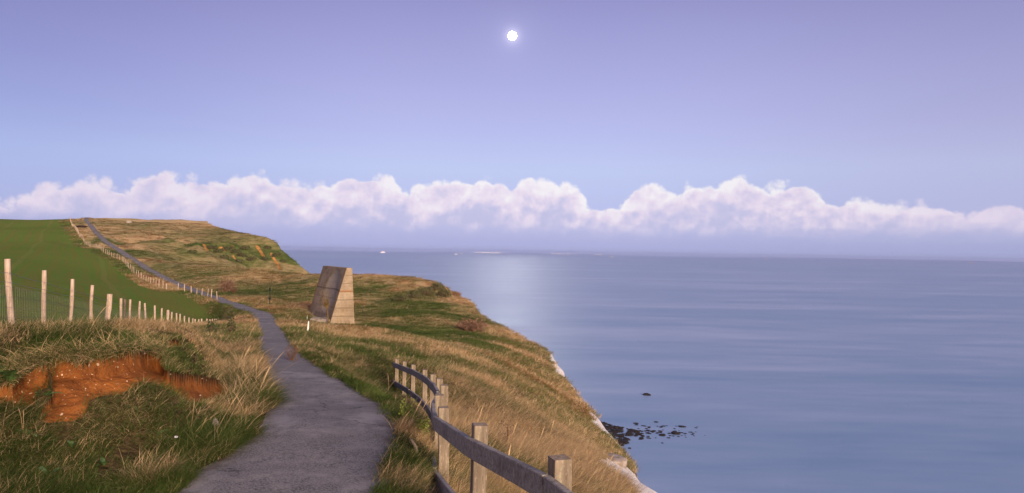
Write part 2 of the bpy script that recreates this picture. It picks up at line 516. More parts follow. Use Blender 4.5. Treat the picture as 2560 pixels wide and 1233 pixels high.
def mat_ground():
    m, t, b = material('turf', 1.0, 0.0)
    p = pos(t); dry = t.attr('dry')
    n1 = t.noise(p, 0.9, 6, 0.65); n2 = t.noise(p, 7.0, 4, 0.6)
    x, y, z = t.sep(p)
    st = t.noise(t.xyz(t.m('MULTIPLY', x, 0.05), t.m('MULTIPLY', y, 0.05), t.m('MULTIPLY', z, 1.6)), 1.0, 5, 0.65)
    d = t.m('ADD', dry, t.m('MULTIPLY', t.m('SUBTRACT', n2, 0.5), 0.9))
    d = t.m('ADD', d, t.m('MULTIPLY', t.m('SUBTRACT', n1, 0.5), 0.7))
    d = t.m('ADD', d, t.m('MULTIPLY', t.m('SUBTRACT', st, 0.5), 0.7), clamp=True)
    c = turf_colour(t, d, n1, n2)
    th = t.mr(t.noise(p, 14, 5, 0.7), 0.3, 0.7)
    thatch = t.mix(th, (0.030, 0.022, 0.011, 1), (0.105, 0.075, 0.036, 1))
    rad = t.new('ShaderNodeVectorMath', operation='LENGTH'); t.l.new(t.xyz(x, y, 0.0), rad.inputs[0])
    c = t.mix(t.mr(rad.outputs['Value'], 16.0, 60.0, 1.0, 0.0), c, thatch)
    soil = t.attr('scar')
    c = t.mix(t.mr(t.m('ADD', soil, t.m('MULTIPLY', t.m('SUBTRACT', n2, 0.5), 0.7)), 0.40, 0.55), c, (0.55, 0.27, 0.09, 1))
    t.l.new(c, b.inputs['Base Color'])
    bump(t, b, t.m('ADD', t.m('MULTIPLY', n1, 0.5), t.m('MULTIPLY', n2, 0.12)), 0.5, 0.8)
    return m


def mat_field():
    m, t, b = material('crop', 1.0, 0.0)
    p = pos(t); x, y, z = t.sep(p)
    c = t.m('ADD', t.m('MULTIPLY', x, 0.85), t.m('MULTIPLY', y, 0.53))
    al = t.m('SUBTRACT', t.m('MULTIPLY', y, 0.85), t.m('MULTIPLY', x, 0.53))
    w = t.noise(p, 0.03, 3, 0.5)
    cc = t.m('ADD', c, t.m('MULTIPLY', w, 3.0))
    rows = t.noise(t.xyz(cc, t.m('MULTIPLY', al, 0.02), 0.0), 0.9, 4, 0.7)
    tram = t.m('ABSOLUTE', t.m('SUBTRACT', t.m('FRACT', t.m('MULTIPLY', cc, 1 / 12.5)), 0.5))
    line = t.mr(tram, 0.02, 0.045, 1.0, 0.0)
    big = t.noise(p, 0.035, 5, 0.6)
    fine = t.noise(p, 3.0, 5, 0.7)
    col = t.mix(big, (0.075, 0.165, 0.027, 1), (0.165, 0.210, 0.050, 1))
    col = t.mix(t.m('MULTIPLY', t.mr(rows, 0.38, 0.66), 0.85), col, (0.165, 0.160, 0.045, 1))
    col = t.mix(t.m('MULTIPLY', t.mr(fine, 0.45, 0.75), 0.5), col, (0.085, 0.150, 0.028, 1))
    col = t.mix(t.m('MULTIPLY', line, 0.26), col, (0.22, 0.21, 0.075, 1))
    t.l.new(col, b.inputs['Base Color'])
    bump(t, b, fine, 0.25, 0.8)
    return m


def mat_soil():
    m, t, b = material('red_earth', 1.0, 0.05)
    p = pos(t)
    n1 = t.noise(p, 2.2, 6, 0.62); n2 = t.noise(p, 22, 5, 0.7)
    c = t.mix(t.mr(n1, 0.3, 0.7), (0.165, 0.056, 0.018, 1), (0.370, 0.132, 0.033, 1))
    c = t.mix(t.m('MULTIPLY', t.mr(n2, 0.5, 0.75), 0.6), c, (0.36, 0.15, 0.042, 1))
    v = t.vor(p, 26, 'F1', rand=1.0)
    c = t.mix(t.mr(v, 0.10, 0.16, 0.6, 0.0), c, (0.40, 0.24, 0.11, 1))
    c = t.mix(t.m('MULTIPLY', t.mr(t.noise(p, 5.5, 5, 0.7), 0.58, 0.70), 0.65), c, (0.085, 0.028, 0.010, 1))
    t.l.new(c, b.inputs['Base Color'])
    bump(t, b, t.m('ADD', n1, t.m('MULTIPLY', n2, 0.5)), 0.09, 1.0)
    return m


def mat_chalk():
    m, t, b = material('chalk', 0.95, 0.1)
    p = pos(t)
    n1 = t.noise(p, 0.6, 6, 0.7); n2 = t.noise(p, 3.5, 5, 0.7)
    c = t.mix(t.mr(n1, 0.35, 0.75), (0.90, 0.87, 0.83, 1), (0.72, 0.67, 0.60, 1))
    c = t.mix(t.mr(n2, 0.62, 0.74), c, (0.16, 0.13, 0.05, 1))
    t.l.new(c, b.inputs['Base Color'])
    bump(t, b, t.m('ADD', n1, n2), 0.5, 0.8)
    return m


def mat_path():
    m, t, b = material('tarmac', 0.92, 0.25)
    p = pos(t)
    grit = t.noise(p, 48, 3, 0.85); mid = t.noise(p, 3.2, 6, 0.7); big = t.noise(p, 0.35, 4, 0.6)
    c = t.mix(t.mr(grit, 0.34, 0.68), (0.048, 0.049, 0.050, 1), (0.260, 0.250, 0.240, 1))
    c = t.mix(t.m('MULTIPLY', t.mr(mid, 0.4, 0.75), 0.6), c, (0.27, 0.25, 0.24, 1))
    c = t.mix(t.m('MULTIPLY', t.mr(big, 0.42, 0.68), 0.55), c, (0.115, 0.108, 0.115, 1))
    e = t.attr('edge')
    ev = t.mr(t.m('ADD', e, t.m('MULTIPLY', t.m('SUBTRACT', t.noise(p, 4, 5, 0.7), 0.5), 0.9)), 0.70, 1.02)
    c = t.mix(t.m('MULTIPLY', ev, 0.8), c, (0.085, 0.065, 0.042, 1))
    worn = t.mr(t.noise(t.xyz(t.attr('edge'), t.attr('along'), 0.0), 0.55, 5, 0.75), 0.50, 0.66)
    c = t.mix(t.m('MULTIPLY', worn, 0.5), c, (0.34, 0.32, 0.31, 1))
    wp = t.new('ShaderNodeVectorMath', operation='ADD'); t.l.new(p, wp.inputs[0]); t.l.new(t.noise(p, 1.3, 4, 0.7, out=1), wp.inputs[1])
    ck = t.vor(wp.outputs[0], 0.42, 'DISTANCE_TO_EDGE')
    c = t.mix(t.m('MULTIPLY', t.mr(ck, 0.004, 0.012, 0.55, 0.0), t.mr(big, .45, .55)), c, (0.020, 0.019, 0.019, 1))
    t.l.new(c, b.inputs['Base Color'])
    bump(t, b, t.m('ADD', t.m('MULTIPLY', grit, 0.5), mid), 0.012, 0.9)
    return m


def mat_blade():
    m = bpy.data.materials.new('grass_blade'); m.use_nodes = True
    t = NT(m.node_tree); t.n.clear()
    dry = t.attr('dry', 'INSTANCER'); tint = t.attr('tint', 'INSTANCER'); rb = t.attr('rnd', 'GEOMETRY')
    d = t.m('ADD', dry, t.m('MULTIPLY', t.m('SUBTRACT', rb, 0.5), 0.55), clamp=True)
    d = t.mr(d, 0.25, 0.80)
    c = turf_colour(t, d, tint, rb)
    a = t.new('ShaderNodeBsdfDiffuse'); t.l.new(c, a.inputs[0])
    tr = t.new('ShaderNodeBsdfTranslucent'); t.l.new(c, tr.inputs[0])
    mx = t.new('ShaderNodeMixShader'); mx.inputs[0].default_value = 0.25
    t.l.new(a.outputs[0], mx.inputs[1]); t.l.new(tr.outputs[0], mx.inputs[2])
    o = t.new('ShaderNodeOutputMaterial'); t.l.new(mx.outputs[0], o.inputs[0])
    return m


def mat_wood(name, ca, cb, grain=(14, 14, 1.1), lichen=0.0):
    m, t, b = material(name, 0.85, 0.2)
    p = objc(t)
    g = t.noise(scl(t, p, grain), 2.0, 6, 0.7, 0.6); n = t.noise(p, 2.2, 4, 0.6)
    c = t.mix(t.mr(g, 0.3, 0.7), ca, cb)
    c = t.mix(t.m('MULTIPLY', t.mr(n, 0.45, 0.7), 0.5), c, tuple(v * 0.6 for v in ca[:3]) + (1,))
    dark = t.noise(scl(t, p, (grain[0] * 2.2, grain[1] * 2.2, grain[2])), 2.0, 4, 0.7)
    c = t.mix(t.mr(dark, 0.62, 0.74, 0, 0.7), c, tuple(v * 0.35 for v in ca[:3]) + (1,))
    if lichen:
        c = t.mix(t.mr(t.noise(p, 9, 5, 0.7), 0.60, 0.68, 0, lichen), c, (0.30, 0.29, 0.20, 1))
    if lichen:
        fl = t.noise(scl(t, p, (26, 26, 7)), 1.6, 5, 0.75)
        c = t.mix(t.mr(fl, 0.56, 0.60, 0, 0.55), c, tuple(min(1, v * 1.25) for v in cb[:3]) + (1,))
        c = t.mix(t.mr(t.noise(scl(t, p, (30, 30, 5)), 2.3, 4, 0.7), 0.60, 0.64, 0, 0.6), c, tuple(v * 0.5 for v in ca[:3]) + (1,))
    t.l.new(c, b.inputs['Base Color']); bump(t, b, g, 0.006, 0.8)
    return m


def mat_plain(name, col, rough=0.8, var=0.35, scale=6.0, spec=0.2, metal=0.0):
    m, t, b = material(name, rough, spec)
    n = t.noise(objc(t), scale, 5, 0.65)
    c = t.mix(t.mr(n, 0.3, 0.7), tuple(v * (1 - var) for v in col[:3]) + (1,), tuple(min(1, v * (1 + var)) for v in col[:3]) + (1,))
    t.l.new(c, b.inputs['Base Color']); b.inputs['Metallic'].default_value = metal
    bump(t, b, n, 0.02, 0.5)
    return m


def mat_concrete():
    m, t, b = material('weathered_concrete', 0.95, 0.1)
    p = objc(t); x, y, z = t.sep(p)
    n1 = t.noise(p, 0.7, 6, 0.65); n2 = t.noise(p, 5.0, 6, 0.7)
    streak = t.noise(scl(t, p, (1.6, 1.6, 0.22)), 1.3, 5, 0.7)
    zz = t.m('ADD', z, t.m('MULTIPLY', t.m('SUBTRACT', n2, 0.5), 0.05))
    fr = t.m('FRACT', t.m('MULTIPLY', zz, 1 / 0.80))
    lift = t.mr(t.m('ABSOLUTE', t.m('SUBTRACT', fr, 0.5)), 0.455, 0.49)
    board = t.m('FRACT', t.m('MULTIPLY', zz, 1 / 0.155))
    bl = t.mr(t.m('ABSOLUTE', t.m('SUBTRACT', board, 0.5)), 0.42, 0.49)
    c = t.mix(t.mr(n1, 0.3, 0.7), (0.225, 0.168, 0.108, 1), (0.41, 0.33, 0.23, 1))
    c = t.mix(t.m('MULTIPLY', t.mr(n2, 0.42, 0.72), 0.7), c, (0.20, 0.15, 0.095, 1))
    c = t.mix(t.m('MULTIPLY', t.mr(streak, 0.52, 0.72), 0.6), c, (0.27, 0.185, 0.085, 1))
    c = t.mix(t.m('MULTIPLY', bl, 0.10), c, (0.16, 0.13, 0.10, 1))
    c = t.mix(t.m('MULTIPLY', lift, t.mr(n1, .42, .62, .0, .7)), c, (0.12, 0.09, 0.065, 1))
    rust = t.mr(t.m('ABSOLUTE', t.m('SUBTRACT', zz, 4.06)), 0.03, 0.17, 0.8, 0.0)
    c = t.mix(rust, c, (0.30, 0.15, 0.065, 1))
    d = t.attr('front')
    # grey weathered sound-facing side, with ochre lichen towards its edges and foot
    gcol = t.mix(t.mr(n1, 0.3, 0.7), (0.215, 0.165, 0.110, 1), (0.390, 0.315, 0.230, 1))
    gcol = t.mix(t.m('MULTIPLY', t.mr(streak, 0.5, 0.72), 0.5), gcol, (0.16, 0.115, 0.05, 1))
    gcol = t.mix(t.m('MULTIPLY', t.mr(t.attr('rim'), 0.35, 1.0), t.mr(n1, 0.40, 0.6)), gcol, (0.25, 0.165, 0.06, 1))
    gcol = t.mix(t.m('MULTIPLY', bl, 0.30), gcol, (0.06, 0.055, 0.05, 1))
    gcol = t.mix(t.m('MULTIPLY', t.attr('dish'), 0.75), gcol, (0.38, 0.355, 0.315, 1))
    gcol = t.mix(t.mr(t.m('ABSOLUTE', t.m('SUBTRACT', zz, 4.12)), 0.02, 0.10, 0.6, 0.0), gcol, (0.06, 0.05, 0.045, 1))
    c = t.mix(d, c, gcol)
    t.l.new(c, b.inputs['Base Color'])
    bump(t, b, t.m('ADD', n2, t.m('MULTIPLY', t.m('MAXIMUM', t.m('MULTIPLY', bl, 0.4), lift), -1.0)), 0.05, 0.8)
    return m


def mat_sea():
    m, t, b = material('sea_water', 0.22, 0.5)
    b.inputs['IOR'].default_value = 1.33
    p = pos(t)
    s1 = t.noise(scl(t, p, (0.0024, 0.0100, 1)), 1.0, 6, 0.6, 0.5)
    s2 = t.noise(scl(t, p, (0.00040, 0.0022, 1)), 1.0, 5, 0.6, 0.6)
    s3 = t.noise(scl(t, p, (0.012, 0.05, 1)), 1.0, 5, 0.65, 0.2)
    mixv = t.m('ADD', t.m('MULTIPLY', s1, 0.55), t.m('ADD', t.m('MULTIPLY', s2, 0.55), t.m('MULTIPLY', s3, 0.30)))
    c = t.mix(t.mr(mixv, 0.42, 1.05), (0.100, 0.212, 0.372, 1), (0.420, 0.515, 0.680, 1))
    t.l.new(c, b.inputs['Base Color'])
    t.l.new(t.mr(mixv, 0.45, 0.9, 0.34, 0.52), b.inputs['Roughness'])
    w = t.noise(scl(t, p, (0.03, 0.09, 1)), 1.0, 5, 0.6)
    bump(t, b, w, 1.0, 0.12)
    return m


MAT = dict(ground=mat_ground(), field=mat_field(), soil=mat_soil(), chalk=mat_chalk(), path=mat_path(), blade=mat_blade(), sea=mat_sea(), concrete=mat_concrete(),
           stake=mat_wood('pale_split_wood', (0.34, 0.245, 0.170, 1), (0.57, 0.455, 0.35, 1)),
           dark_stake=mat_wood('old_dark_wood', (0.10, 0.075, 0.055, 1), (0.20, 0.155, 0.115, 1)),
           post=mat_wood('sawn_post_wood', (0.165, 0.130, 0.088, 1), (0.335, 0.270, 0.190, 1), lichen=0.5),
           rail=mat_wood('grey_rail_wood', (0.185, 0.168, 0.140, 1), (0.370, 0.340, 0.285, 1), grain=(1.1, 18, 18), lichen=0.6),
           wire=mat_plain('galvanised_wire', (0.24, 0.23, 0.22, 1), 0.5, 0.2, 20, 0.5, 0.4),
           rock=mat_plain('wet_rock', (0.024, 0.019, 0.016, 1), 0.85, 0.6, 1.6, 0.15),
           flint=mat_plain('flint', (0.46, 0.33, 0.21, 1), 0.7, 0.65, 9.0),
           leaf=mat_plain('dock_leaf', (0.085, 0.155, 0.045, 1), 0.5, 0.35, 9, 0.4),
           darkleaf=mat_plain('dark_leaf', (0.035, 0.060, 0.022, 1), 0.6, 0.4, 8),
           olive=mat_plain('olive_leaf', (0.080, 0.085, 0.034, 1), 0.7, 0.4, 1.2),
           weed=mat_plain('yellow_green_weed', (0.13, 0.16, 0.03, 1), 0.7, 0.4, 8),
           dead=mat_plain('dead_stem', (0.135, 0.075, 0.045, 1), 0.9, 0.4, 8),
           twig=mat_plain('red_brown_twig', (0.20, 0.115, 0.075, 1), 0.9, 0.4, 3),
           mustard=mat_plain('ochre_twig', (0.150, 0.098, 0.030, 1), 0.9, 0.4, 3),
           white=mat_plain('white_paint', (0.80, 0.77, 0.74, 1), 0.6, 0.08, 4),
           black=mat_plain('dark_paint', (0.012, 0.022, 0.022, 1), 0.6, 0.3, 4),
           slab=mat_plain('cast_concrete', (0.27, 0.23, 0.19, 1), 0.95, 0.4, 3.0),
           stone=mat_plain('grey_stone', (0.33, 0.29, 0.25, 1), 0.95, 0.3, 7.0),
           paper=mat_plain('white_paper', (0.8, 0.8, 0.82, 1), 0.8, 0.05, 8))


# ------------------------------------------------------------------ object helpers
def link(name, me, mat=None, parent=None, loc=None):
    o = bpy.data.objects.new(name, me); COL.objects.link(o)
    if me is not None and mat is not None and not me.materials: me.materials.append(mat)
    if parent is not None: o.parent = parent
    if loc is not None: o.location = loc
    return o


def npmesh(name, verts, faces, smooth=True):
    """verts (n,3); faces (m,3) or (m,4) int array"""
    me = bpy.data.meshes.new(name)
    verts = np.asarray(verts, np.float32); faces = np.asarray(faces, np.int32)
    me.vertices.add(len(verts)); me.vertices.foreach_set('co', verts.ravel())
    k = faces.shape[1]
    me.loops.add(faces.size); me.loops.foreach_set('vertex_index', faces.ravel())
    me.polygons.add(len(faces)); me.polygons.foreach_set('loop_start', np.arange(len(faces), dtype=np.int32) * k)
    me.polygons.foreach_set('use_smooth', np.full(len(faces), smooth))
    me.update(calc_edges=True); me.validate()
    return me


def fattr(me, name, vals, dom='POINT', typ='FLOAT'):
    a = me.attributes.new(name, typ, dom)
    if typ == 'FLOAT_VECTOR': a.data.foreach_set('vector', np.asarray(vals, np.float32).ravel())
    elif typ == 'INT': a.data.foreach_set('value', np.asarray(vals, np.int32))
    else: a.data.foreach_set('value', np.asarray(vals, np.float32))


def thing(name, label, cat, loc=(0, 0, 0), rotz=0.0, group=None):
    o = bpy.data.objects.new(name, None); COL.objects.link(o); o.empty_display_size = 0.2
    o.location = loc; o.rotation_euler = (0, 0, rotz)
    return tag(o, label, cat, group)


def tag(o, label, cat, group=None):
    o['label'] = label; o['category'] = cat
    if group: o['group'] = group
    return o


def struct(o, kind='structure'):
    o['kind'] = kind; return o


def bm_mesh(bm, name, smooth=False):
    me = bpy.data.meshes.new(name); bm.to_mesh(me); bm.free()
    if smooth:
        for p in me.polygons: p.use_smooth = True
    return me


def tube(bm, pts, rad, n=6, jitter=0.0, cap=True):
    rings = []
    pts = [Vector(p) for p in pts]
    for i, p in enumerate(pts):
        d = (pts[min(i + 1, len(pts) - 1)] - pts[max(i - 1, 0)]).normalized()
        a = d.orthogonal().normalized() if abs(d.z) < 0.9 else Vector((1, 0, 0)).cross(d).normalized()
        a = (a - d * a.dot(d)).normalized(); b = d.cross(a)
        r = rad[i] if hasattr(rad, '__len__') else rad
        ring = []
        for k in range(n):
            th = 2 * math.pi * k / n; rr = r * (1 + random.uniform(-jitter, jitter))
            ring.append(bm.verts.new(p + a * math.cos(th) * rr + b * math.sin(th) * rr))
        rings.append(ring)
    for i in range(len(rings) - 1):
        for k in range(n):
            bm.faces.new((rings[i][k], rings[i][(k + 1) % n], rings[i + 1][(k + 1) % n], rings[i + 1][k]))
    if cap:
        bm.faces.new(rings[0][::-1]); bm.faces.new(rings[-1])


def box(bm, c, s, rot=None, bev=0.0):
    r = bmesh.ops.create_cube(bm, size=1.0)
    vs = r['verts']
    for v in vs: v.co = Vector((v.co.x * s[0], v.co.y * s[1], v.co.z * s[2]))
    if bev:
        es = list({e for v in vs for e in v.link_edges})
        rb = bmesh.ops.bevel(bm, geom=es, offset=bev, segments=2, affect='EDGES', profile=0.6)
        vs = list({v for f in rb['faces'] for v in f.verts} | {v for v in vs if v.is_valid})
    mt = Matrix.Translation(Vector(c)) @ (rot.to_4x4() if rot is not None else Matrix.Identity(4))
    for v in vs: v.co = mt @ v.co


# ------------------------------------------------------------------ terrain mesh
def build_terrain():
    th = np.concatenate([np.linspace(-180, -52, 60, endpoint=False), np.linspace(-52, 46, 860, endpoint=False), np.linspace(46, 180, 66)])
    th = np.radians(th); nt = len(th) - 1
    th = th[:-1]
    rr = np.concatenate([[0.35, 0.8, 1.4, 2.0, 2.7, 3.4], np.exp(np.linspace(math.log(4.0), math.log(7.0), 80, endpoint=False)), np.linspace(7.0, 10.6, 260, endpoint=False), np.exp(np.linspace(math.log(10.6), math.log(16.0), 70, endpoint=False)), np.exp(np.linspace(math.log(16.0), math.log(650.0), 430))])
    nr = len(rr)
    TH, RR = np.meshgrid(th, rr, indexing='ij')
    x = (RR * np.sin(TH)).ravel(); y = (RR * np.cos(TH)).ravel()
    z, e, dp = height(x, y)
    u, v = proj(x, y, z)
    soilv, dz = carve(x, y, z)
    z = z - dz
    z = z - 0.07 * sm(1.10, 0.90, dp)               # bed below the path surface
    # landslip scars of the headland
    scar = np.zeros(x.shape)
    far = (y > 150) & (y < 320)
    for poly in ([(505, 607), (512, 608), (520, 620), (523, 627), (514, 624)], [(546, 617), (556, 616), (560, 619), (567, 628), (556, 622), (548, 624)], [(638, 613), (646, 612), (652, 622), (664, 640), (656, 641), (648, 627), (640, 618)],
                 [(673, 631), (680, 630), (686, 642), (697, 658), (704, 674), (698, 674), (686, 652)], [(580, 637), (584, 637), (590, 647), (585, 646)], [(576, 609), (584, 613), (588, 620), (582, 617)]):
        p = np.array(poly, float); uf, vf = u[far], v[far]
        d = dist_poly(uf, vf, np.vstack([p, p[:1]]))
        ins = in_poly(uf, vf, p)
        scar[far] = np.maximum(scar[far], np.where(ins, np.clip(0.5 + d / 4, 0, 1), np.clip(0.5 - d / 4, 0, 1)))
    z = z - scar * 0.5
    verts = np.stack([x, y, z], 1)
    i = np.arange(nt)[:, None]; j = np.arange(nr - 1)[None, :]
    a = (i * nr + j); b_ = (((i + 1) % nt) * nr + j)
    f = np.stack([a, b_, b_ + 1, a + 1], -1).reshape(-1, 4)
    f = f[:, ::-1]
    cx = x[f].mean(1); cy = y[f].mean(1); ce = e[f].mean(1); cs = soilv[f].mean(1)
    fld = in_poly(cx, cy, FIELD)
    thr = chalk_thr(cx, ce, cy)
    chalk = ((ce > thr) & (cy > 12) & (cy < 90)) | (ce > 2.2)
    seabed = z[f].mean(1) < SEA - 1.5
    soilf = cs > 0.5
    sel = np.zeros(len(f), int)
    sel[fld] = 1; sel[soilf & ~fld] = 2; sel[chalk & ~fld] = 3
    keep = ~(seabed & (ce > 40))
    dry = dryness(x, y)
    out = {}
    for k, (nm, mt) in enumerate((('ground', 'ground'), ('field', 'field'), ('soil_bank', 'soil'), ('cliff', 'chalk'))):
        ff = f[(sel == k) & keep]
        used, inv = np.unique(ff.ravel(), return_inverse=True)
        me = npmesh(nm, verts[used], inv.reshape(-1, 4))
        fattr(me, 'dry', dry[used]); fattr(me, 'scar', scar[used])
        o = link(nm, me, MAT[mt]); struct(o); out[nm] = o
    return out


build_terrain()


# ------------------------------------------------------------------ path
def build_path():
    s = np.concatenate([[0], np.cumsum(np.hypot(np.diff(PATH[:, 0]), np.diff(PATH[:, 1])))])
    d0 = s[np.argmin(np.abs(PATH[:, 1] - 3.0))]
    ts = []
    t = 0.0
    while t < s[-1]:
        ts.append(t); t += max(0.12, 0.012 * abs(t - d0))
    ts = np.array(ts)
    x = np.interp(ts, s, PATH[:, 0]); y = np.interp(ts, s, PATH[:, 1])
    tx = np.gradient(x, ts); ty = np.gradient(y, ts); L = np.hypot(tx, ty); tx /= L; ty /= L
    nx, ny = -ty, tx
    nc = 13
    c = np.linspace(-1, 1, nc)
    wl = path_left(y) + 0.16 * fbm(ts / 1.3, ts * 0 + 3.3, 3) + 0.10 * fbm(ts / 7, ts * 0 + 8, 2)
    wr = right_half(y) + 0.16 * fbm(ts / 1.1, ts * 0 + 13.3, 3) + 0.10 * fbm(ts / 6, ts * 0 + 28, 2)
    V = []; E = []; AL = []
    for k in range(nc):
        off = np.where(c[k] > 0, c[k] * wl, c[k] * wr)
        px = x + nx * off; py = y + ny * off
        z = zpath(py) + 0.030 * (1 - c[k] ** 2) - 0.018 + 0.012 * fbm(px / 0.8, py / 0.8, 2)
        V.append(np.stack([px, py, z], 1)); E.append(np.full(len(ts), abs(c[k]))); AL.append(ts)
    V = np.stack(V, 1).reshape(-1, 3); E = np.stack(E, 1).ravel(); AL = np.stack(AL, 1).ravel()
    i = np.arange(len(ts) - 1)[:, None]; j = np.arange(nc - 1)[None, :]
    a = i * nc + j
    f = np.stack([a, a + 1, a + nc + 1, a + nc], -1).reshape(-1, 4)[:, ::-1]
    me = npmesh('path', V, f)
    fattr(me, 'edge', E); fattr(me, 'along', AL)
    struct(link('path', me, MAT['path']))


build_path()


# ------------------------------------------------------------------ sea
def build_sea():
    n = 160; Rm = 26000.0
    bm = bmesh.new()
    ring = [bm.verts.new((Rm * math.cos(2 * math.pi * k / n), Rm * math.sin(2 * math.pi * k / n), SEA)) for k in range(n)]
    bm.faces.new(ring)
    struct(link('sea', bm_mesh(bm, 'sea'), MAT['sea']))


build_sea()


# ------------------------------------------------------------------ grass
def blade_mesh(name, n, hmin, hmax, width, spread, lean, curl, seg=3, stalk=False):
    V = []; Fc = []; Rn = []
    rg = np.random.default_rng(abs(hash_name(name)) % 2 ** 31)
    for b in range(n):
        a = rg.uniform(0, 2 * math.pi); rad = spread * math.sqrt(rg.random())
        ox, oy = rad * math.cos(a), rad * math.sin(a)
        h = rg.uniform(hmin, hmax)
        az = rg.normal(0, 0.75)                       # mostly leaning towards +X
        if rg.random() < 0.22: az = rg.uniform(0, 2 * math.pi)
        ln = lean * rg.uniform(0.45, 1.5); cu = curl * rg.uniform(0.4, 1.5)
        dx, dy = math.cos(az), math.sin(az)
        tw = rg.uniform(-0.9, 0.9); wx, wy = -math.sin(az + tw), math.cos(az + tw)
        w = width * rg.uniform(0.7, 1.35)
        base = len(V); r = rg.random()
        for k in range(seg + 1):
            t = k / seg
            ang = ln + cu * t
            # arc length integration (approximate)
            px = h * (math.sin(ln) * t + 0.5 * (math.sin(ln + cu) - math.sin(ln)) * t * t)
            pz = h * (math.cos(ln) * t + 0.5 * (math.cos(ln + cu) - math.cos(ln)) * t * t)
            ww = w * (1.0 - 0.93 * t ** 1.6) * 0.5
            if stalk: ww = w * 0.5 * (1.0 if t < 0.75 else 2.6 if t < 0.95 else 0.4)
            cx, cy = ox + dx * px, oy + dy * px
            V.append((cx + wx * ww, cy + wy * ww, pz - 0.02)); V.append((cx - wx * ww, cy - wy * ww, pz - 0.02)); Rn += [r, r]
            if k: Fc.append((base + 2 * k - 2, base + 2 * k - 1, base + 2 * k + 1, base + 2 * k))
    me = npmesh(name, V, Fc, smooth=True)
    fattr(me, 'rnd', Rn)
    me.materials.append(MAT['blade'])
    return me


def hash_name(s):
    h = 7
    for c in s: h = h * 31 + ord(c)
    return h


KINDS = []
for k in range(4): KINDS.append(blade_mesh(f'short_tuft_{k}', 15,   .07, .19, .0052, .085, .42, .9))
for k in range(4): KINDS.append(blade_mesh(f'mid_tuft_{k}', 15, .15, .34, .0052, .10, .42, 1.1))
for k in range(4): KINDS.append(blade_mesh(f'tall_tuft_{k}', 14, .26, .52, .0047, .11, .40, 1.15, seg=4))
for k in range(4): KINDS.append(blade_mesh(f'coarse_tuft_{k}', 26, .16, .46, .019, .30, .50, 0.9))
for k in range(2): KINDS.append(blade_mesh(f'seed_stalk_{k}', 3, .45, .85, .0042, .10, .16, .45, seg=5, stalk=True))
TUFTS = bpy.data.collections.new('tuft_sources')
for k, me in enumerate(KINDS):
    TUFTS.objects.link(bpy.data.objects.new(f'tuft_{k:02d}', me))


def scatter_tree():
    g = bpy.data.node_groups.new('scatter', 'GeometryNodeTree')
    g.interface.new_socket('Geometry', in_out='INPUT', socket_type='NodeSocketGeometry')
    g.interface.new_socket('Geometry', in_out='OUTPUT', socket_type='NodeSocketGeometry')
    N, L = g.nodes, g.links
    i = N.new('NodeGroupInput'); o = N.new('NodeGroupOutput')
    ci = N.new('GeometryNodeCollectionInfo'); ci.inputs['Collection'].default_value = TUFTS
    ci.inputs['Separate Children'].default_value = True; ci.inputs['Reset Children'].default_value = True
    ip = N.new('GeometryNodeInstanceOnPoints'); ip.inputs['Pick Instance'].default_value = True

    def na(name, typ):
        n = N.new('GeometryNodeInputNamedAttribute'); n.data_type = typ; n.inputs['Name'].default_value = name
        return n.outputs['Attribute']
    e = N.new('FunctionNodeEulerToRotation'); L.new(na('rot', 'FLOAT_VECTOR'), e.inputs[0])
    L.new(i.outputs[0], ip.inputs['Points']); L.new(ci.outputs[0], ip.inputs['Instance'])
    L.new(na('idx', 'INT'), ip.inputs['Instance Index']); L.new(e.outputs[0], ip.inputs['Rotation'])
    L.new(na('scl', 'FLOAT_VECTOR'), ip.inputs['Scale']); L.new(ip.outputs[0], o.inputs[0])
    return g


SCATTER = scatter_tree()


def euler_align(nx, ny, nz, yaw):
    """XYZ euler of a frame with z along the normal and x turned to yaw"""
    z = np.stack([nx, ny, nz], 1); z /= np.linalg.norm(z, axis=1, keepdims=True)
    xh = np.stack([np.cos(yaw), np.sin(yaw), 0 * yaw], 1)
    x = xh - z * (xh * z).sum(1, keepdims=True); x /= np.linalg.norm(x, axis=1, keepdims=True)
    y = np.cross(z, x)
    ry = np.arcsin(np.clip(-x[:, 2], -1, 1)); rx = np.arctan2(y[:, 2], z[:, 2]); rz = np.arctan2(x[:, 1], x[:, 0])
    return np.stack([rx, ry, rz], 1)


def scatter(name, label_kind, x, y, z, idx, scale, dry, tint, yaw, grad, up=0.45):
    nx, ny = -grad[0] * up, -grad[1] * up
    rot = euler_align(nx, ny, np.ones_like(nx), yaw)
    me = bpy.data.meshes.new(name)
    me.vertices.add(len(x)); me.vertices.foreach_set('co', np.stack([x, y, z], 1).astype(np.float32).ravel())
    fattr(me, 'idx', idx, typ='INT'); fattr(me, 'scl', scale, typ='FLOAT_VECTOR'); fattr(me, 'rot', rot, typ='FLOAT_VECTOR')
    fattr(me, 'dry', dry); fattr(me, 'tint', tint)
    me.materials.append(MAT['blade'])
    o = link(name, me); md = o.modifiers.new('scatter', 'NODES'); md.node_group = SCATTER
    o['kind'] = 'stuff'
    return o


def ground_grad(x, y):
    h = 0.02 * np.hypot(x, y) + 0.05
    zx1 = base_h(x + h, y); zx0 = base_h(x - h, y); zy1 = base_h(x, y + h); zy0 = base_h(x, y - h)
    return np.clip((zx1 - zx0) / (2 * h), -1.6, 1.6), np.clip((zy1 - zy0) / (2 * h), -1.6, 1.6)


MIRROR_A = np.array([-17.5, 68.0]); ME1 = np.array([-.5, .866]); ME2 = np.array([.866, .5])


def polar_points(n, r0, r1, t0=-42, t1=43):
    th = np.radians(RNG.uniform(t0, t1, n)); r = np.exp(RNG.uniform(math.log(r0), math.log(r1), n))
    return r * np.sin(th), r * np.cos(th)


